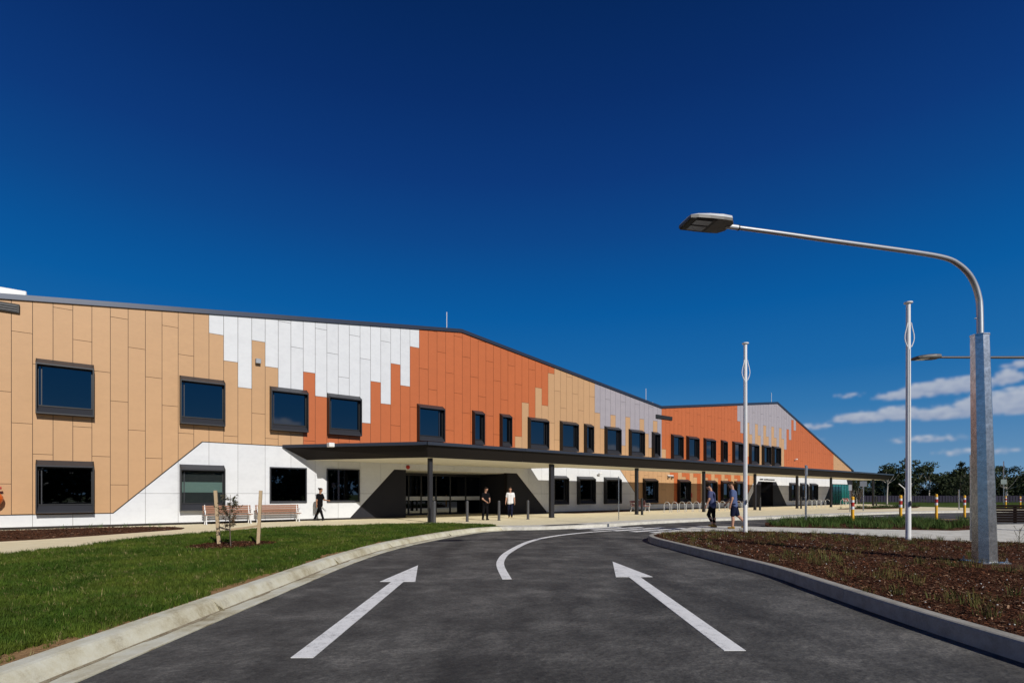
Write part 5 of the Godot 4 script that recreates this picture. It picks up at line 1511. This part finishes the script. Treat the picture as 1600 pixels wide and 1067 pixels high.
func build_plants() -> void:
	var r := RandomNumberGenerator.new(); r.seed = 99
	var no := FastNoiseLite.new(); no.seed = 8; no.frequency = 0.35
	var n2 := FastNoiseLite.new(); n2.seed = 18; n2.frequency = 1.6
	# mulch ring round the young tree
	var ring := PackedVector2Array()
	for k in 28: ring.append(Vector2(-7.45 + 1.08 * cos(TAU * k / 28.0) * (1.0 + 0.04 * sin(k * 2.3)), 14.4 + 1.25 * sin(TAU * k / 28.0) * (1.0 + 0.04 * sin(k * 1.7))))
	var mb := MB.new(); mb.slab(ring, -0.05, 0.035)
	structure("mulch_ring", mb, M.mulch, "round dark mulch patch on the lawn under the young tree")
	# ---- lawn grass
	var xfs: Array = []; var cols := PackedColorArray()
	var xf2: Array = []; var col2 := PackedColorArray()
	var kerb_x := func(z: float) -> float: return -3.95 if z < 12.0 else -3.95 + pow((z - 12.0) / 10.0, 1.8) * 3.0
	var tries := [[2.0, 7.5, 1500.0], [7.5, 12.0, 900.0], [12.0, 18.0, 520.0], [18.0, 25.2, 380.0]]
	for band in tries:
		var z0: float = band[0]; var z1: float = band[1]
		var x0 := -14.5 if z1 < 12.5 else -11.6
		var cnt := int((z1 - z0) * (-0.5 - x0) * band[2])
		if z1 < 12.5: x0 = maxf(x0, -z1 * 1.02 - 0.4)
		cnt = int((z1 - z0) * (-1.0 - x0) * band[2])
		for i in cnt:
			var p := Vector2(r.randf_range(x0, -0.7), r.randf_range(z0, z1))
			if p.x > kerb_x.call(p.y) + 0.3: continue
			if not Geometry2D.is_point_in_polygon(p, lawn_poly) or in_ring(p): continue
			var edge: float = absf(p.x - kerb_x.call(p.y))
			var patch := no.get_noise_2d(p.x, p.y); var fine := n2.get_noise_2d(p.x, p.y)
			if edge < soil_w(p.y) + 0.06 + fine * 0.08 and r.randf() < 0.9: continue
			if edge < 0.4 and r.randf() < 0.35: continue
			if patch + fine * 0.5 < -0.42 and r.randf() < 0.6: continue
			var s := r.randf_range(0.7, 1.25) * (1.0 + patch * 0.35) * (1.0 if z0 < 10.0 else 1.25)
			var b := Basis(Vector3.UP, r.randf() * TAU) * Basis(Vector3(r.randfn(), 0, r.randfn()).normalized(), r.randf() * 0.3)
			var t := Transform3D(b.scaled(Vector3(s, s, s)), G(p.x, p.y, 0.008))
			var yel := clampf(0.25 + fine * 0.5 - patch * 0.5, 0.0, 1.0)
			var c := Color(0.042, 0.085, 0.007).lerp(Color(0.130, 0.155, 0.020), yel)
			if r.randf() < 0.03: c = Color(0.30, 0.25, 0.11)
			c = c * r.randf_range(0.7, 1.2) * (1.0 + 0.35 * n2.get_noise_2d(p.x * 0.5 + 30.0, p.y * 0.5))
			if r.randf() < 0.5: xfs.append(t); cols.append(c)
			else: xf2.append(t); col2.append(c)
	scatter("grass", "short green mown grass of the lawn beside the kerb", tuft_mesh(7, 0.075, 0.035, 0.006, 1), xfs, cols)
	scatter("grass", "longer green grass blades mixed through the lawn", tuft_mesh(6, 0.10, 0.045, 0.006, 2), xf2, col2)
	# ---- bark chips
	var cm := MB.new()
	cm.tri(Vector3(-0.5, 0, -0.14), Vector3(0.5, 0.05, -0.1), Vector3(0.42, 0.03, 0.13)); cm.tri(Vector3(-0.5, 0, -0.14), Vector3(0.42, 0.03, 0.13), Vector3(-0.4, 0.04, 0.12))
	cm.tri(Vector3(-0.5, 0, -0.14), Vector3(-0.4, 0.04, 0.12), Vector3(0.0, -0.12, 0.0)); cm.tri(Vector3(0.5, 0.05, -0.1), Vector3(0.0, -0.12, 0.0), Vector3(0.42, 0.03, 0.13))
	var chip := cm.mesh(M.chips)
	xfs = []; cols = PackedColorArray()
	var areas := [[island_poly, 4.6, 9.0, 4.8, 10.5, 1500.0, 0.036, 1.0], [island_poly, 4.6, 15.5, 10.5, 16.0, 520.0, 0.04, 1.15], [island_poly, 4.3, 14.0, 16.0, 20.0, 340.0, 0.04, 1.3], [ring, -8.7, -6.2, 13.0, 15.8, 900.0, 0.036, 1.1], [left_bed_poly, -20.0, -13.0, 14.5, 23.0, 130.0, 0.02, 1.5], [bed_poly, 10.5, 23.5, 20.2, 29.0, 60.0, 0.045, 1.8]]
	for a in areas:
		var cnt := int((a[2] - a[1]) * (a[4] - a[3]) * a[5])
		for i in cnt:
			var p := Vector2(r.randf_range(a[1], a[2]), r.randf_range(a[3], a[4]))
			if absf(p.x) > p.y * 1.05 + 0.3: continue
			if not Geometry2D.is_point_in_polygon(p, a[0]): continue
			var s: float = r.randf_range(0.018, 0.06) * a[7]
			if r.randf() < 0.05: s *= 1.7
			var b := Basis(Vector3.UP, r.randf() * TAU) * Basis(Vector3(r.randfn(), 0.2, r.randfn()).normalized(), r.randf() * 0.6)
			xfs.append(Transform3D(b.scaled(Vector3(s, s, s * r.randf_range(0.6, 1.4))), G(p.x, p.y, a[6] + 0.022 * (no.get_noise_2d(p.x * 6.0, p.y * 6.0) + 0.5) + r.randf() * 0.01)))
			var t := r.randf()
			var c := Color(0.045, 0.018, 0.010).lerp(Color(0.20, 0.078, 0.040), t * t)
			if r.randf() < 0.10: c = Color(0.34, 0.21, 0.13) * r.randf_range(0.6, 1.1)
			cols.append(c)
	scatter("bark_mulch", "loose brown bark chips covering the garden beds", chip, xfs, cols, "mulch")
	# pale stones and flowers among the mulch
	var st := MB.new()
	var q := PackedVector2Array([Vector2(0, -0.4), Vector2(0.45, -0.25), Vector2(0.55, 0.05), Vector2(0.35, 0.35), Vector2(0, 0.42)])
	st.lathe(q, 6)
	xfs = []; cols = PackedColorArray()
	for i in 900:
		var p := Vector2(r.randf_range(4.7, 14.0), r.randf_range(5.0, 19.5))
		if not Geometry2D.is_point_in_polygon(p, island_poly): continue
		if no.get_noise_2d(p.x + 40.0, p.y) < -0.1 and r.randf() < 0.7: continue
		var s := r.randf_range(0.010, 0.024)
		xfs.append(Transform3D(Basis(Vector3(r.randfn(), r.randfn(), r.randfn()).normalized(), r.randf() * 3.0).scaled(Vector3(s, s * 0.7, s)), G(p.x, p.y, 0.055 + r.randf() * 0.03)))
		var t := r.randf_range(0.35, 0.7); cols.append(Color(t, t * 0.96, t * 0.9))
	scatter("pebbles", "small pale stones scattered in the island mulch", st.mesh(M.chips), xfs, cols, "stones")
	# ---- weeds on the island and grasses in the beds
	xfs = []; cols = PackedColorArray()
	for i in 1900:
		var p := Vector2(r.randf_range(4.6, 15.0), r.randf_range(5.0, 19.9))
		if not Geometry2D.is_point_in_polygon(p, island_poly): continue
		var near_back := p.y > 15.0
		if no.get_noise_2d(p.x * 1.4, p.y * 1.4) < (-0.15 if near_back else 0.02): continue
		var s := r.randf_range(0.45, 1.25)
		xfs.append(Transform3D(Basis(Vector3.UP, r.randf() * TAU).scaled(Vector3(s, s * r.randf_range(0.7, 1.2), s)), G(p.x, p.y, 0.03)))
		cols.append(Color(0.055, 0.075, 0.016).lerp(Color(0.16, 0.125, 0.04), r.randf()) * r.randf_range(0.7, 1.3))
	scatter("weeds", "sparse olive and straw coloured weeds in the island mulch", tuft_mesh(16, 0.17, 0.07, 0.006, 5), xfs, cols)
	xfs = []; cols = PackedColorArray()
	for i in 1100:
		var p := Vector2(r.randf_range(10.6, 23.4), r.randf_range(20.2, 28.8))
		if not Geometry2D.is_point_in_polygon(p, bed_poly): continue
		if no.get_noise_2d(p.x * 0.8 + 11.0, p.y * 0.8) < -0.12: continue
		var s := r.randf_range(0.7, 1.3)
		xfs.append(Transform3D(Basis(Vector3.UP, r.randf() * TAU).scaled(Vector3.ONE * s), G(p.x, p.y, 0.04)))
		cols.append(Color(0.035, 0.080, 0.014).lerp(Color(0.085, 0.13, 0.03), r.randf()))
	for i in 260:
		var p := far_bed_poly[0].lerp(far_bed_poly[3], r.randf()) + Vector2(r.randf_range(-2.0, 2.0), r.randf_range(-2.0, 2.0))
		if not Geometry2D.is_point_in_polygon(p, far_bed_poly): continue
		xfs.append(Transform3D(Basis(Vector3.UP, r.randf() * TAU).scaled(Vector3.ONE * r.randf_range(0.7, 1.2)), G(p.x, p.y, 0.04)))
		cols.append(Color(0.04, 0.07, 0.016))
	scatter("bed_grasses", "green tussock grasses growing in the narrow beds", tuft_mesh(26, 0.34, 0.12, 0.010, 6), xfs, cols, "grass")
	xfs = []; cols = PackedColorArray()
	for p in [[-17.3, 22.1], [-17.0, 22.3], [-16.1, 22.5], [-15.2, 22.7], [-18.0, 21.6], [-14.6, 22.5]]:
		xfs.append(Transform3D(Basis(Vector3.UP, p[0]).scaled(Vector3.ONE * 1.0), G(p[0], p[1], 0.02))); cols.append(Color(0.06, 0.11, 0.02))
	scatter("seedlings", "a few small green seedlings in the left mulch bed", tuft_mesh(9, 0.22, 0.12, 0.012, 9), xfs, cols, "plants")
	# tall wiry weed right of the lamp
	var weed := thing("tall_weed", "thin wiry seeding weed standing right of the lamp post", "plant", G(12.1, 12.9, 0.035))
	mb = MB.new(); mb.col = Color(0.10, 0.09, 0.04)
	mb.tube(PackedVector3Array([Vector3(0, 0, 0), Vector3(0.02, 0.3, 0), Vector3(0, 0.55, 0.02)]), PackedFloat32Array([0.006, 0.005, 0.003]), 5)
	for k in 9:
		var y := 0.18 + k * 0.04; var a := k * 2.4
		mb.tube(PackedVector3Array([Vector3(0.012, y, 0), Vector3(0.012 + cos(a) * 0.06, y + 0.07, sin(a) * 0.06), Vector3(0.012 + cos(a) * 0.10, y + 0.15, sin(a) * 0.10)]), PackedFloat32Array([0.003, 0.003, 0.006]), 4)
	part("stem", mb, M.leafy, weed)

	# ---- young tree with two stakes and a tie
	var o := thing("young_tree", "spindly young tree with sparse grey leaves between two timber stakes", "tree", G(-7.38, 14.1, 0.035))
	mb = MB.new()
	mb.tube(PackedVector3Array([Vector3(0.05, -0.05, 0.02), Vector3(0.02, 0.35, 0), Vector3(0.0, 0.75, 0), Vector3(0.02, 1.1, -0.01), Vector3(0.03, 1.35, 0)]), PackedFloat32Array([0.016, 0.013, 0.011, 0.008, 0.004]), 7)
	var lr := RandomNumberGenerator.new(); lr.seed = 31
	var cr := MB.new()
	for k in 38:
		var y := lr.randf_range(0.5, 1.3)
		var a := lr.randf() * TAU
		var len := lr.randf_range(0.10, 0.30) * (1.25 - absf(y - 0.85) * 1.1)
		var base := Vector3(0.01, y, 0)
		var tip := base + Vector3(cos(a) * len, len * lr.randf_range(0.3, 1.0), sin(a) * len)
		mb.tube(PackedVector3Array([base, base.lerp(tip, 0.5) + Vector3(0, -0.015, 0), tip]), PackedFloat32Array([0.004, 0.003, 0.0015]), 4)
		for j in 13:
			var p := base.lerp(tip, lr.randf_range(0.35, 1.08)) + Vector3(lr.randfn(), lr.randfn(), lr.randfn()) * 0.015
			var t := Basis(Vector3(lr.randfn(), lr.randfn(), lr.randfn()).normalized(), lr.randf() * TAU)
			var s := lr.randf_range(0.035, 0.065)
			cr.col = Color(0.05, 0.06, 0.035).lerp(Color(0.20, 0.11, 0.06), lr.randf() * (1.0 if y < 0.8 else 0.35))
			cr.tri(p + t * Vector3(-s * 0.25, 0, 0), p + t * Vector3(0, 0, s), p + t * Vector3(s * 0.25, 0, 0))
			cr.tri(p + t * Vector3(-s * 0.25, 0, 0), p + t * Vector3(s * 0.25, 0, 0), p + t * Vector3(0, 0, -s))
	part("trunk", mb, M.dark_bark, o)
	part("crown", cr, M.leafy, o)
	for s in [[-8.0, 14.75, -0.06, "left timber stake beside the young tree"], [-6.98, 14.85, 0.045, "right timber stake, leaning outward, beside the young tree"]]:
		o = thing("timber_stake", s[3], "stake", G(s[0], s[1], 0.02), 0.3, "stakes by the young tree")
		mb = MB.new(); mb.xf = Transform3D(Basis(Vector3(0, 0, 1), -s[2]), Vector3.ZERO)
		mb.box(Vector3(-0.042, -0.1, -0.042), Vector3(0.042, 1.48, 0.042), 0.006); part("post", mb, M.stake, o)
	o = thing("tree_tie", "pale webbing tie stretched between the two stakes round the young tree", "tie", G(-7.38, 14.5, 0.5))
	mb = MB.new()
	for t in [[Vector3(-0.57, 0.0, -0.2), Vector3(-0.30, -0.012, 0.12), Vector3(-0.02, -0.03, 0.36)], [Vector3(0.40, 0.03, -0.3), Vector3(0.22, 0.0, 0.1), Vector3(0.03, -0.02, 0.38)]]:
		for k in 2:
			var a: Vector3 = t[k]; var b: Vector3 = t[k + 1]
			mb.quad(a + Vector3(0, -0.025, 0), b + Vector3(0, -0.025, 0), b + Vector3(0, 0.025, 0), a + Vector3(0, 0.025, 0))
			mb.quad(a + Vector3(0, -0.025, 0.006), a + Vector3(0, 0.025, 0.006), b + Vector3(0, 0.025, 0.006), b + Vector3(0, -0.025, 0.006))
	part("webbing", mb, M.stake, o)
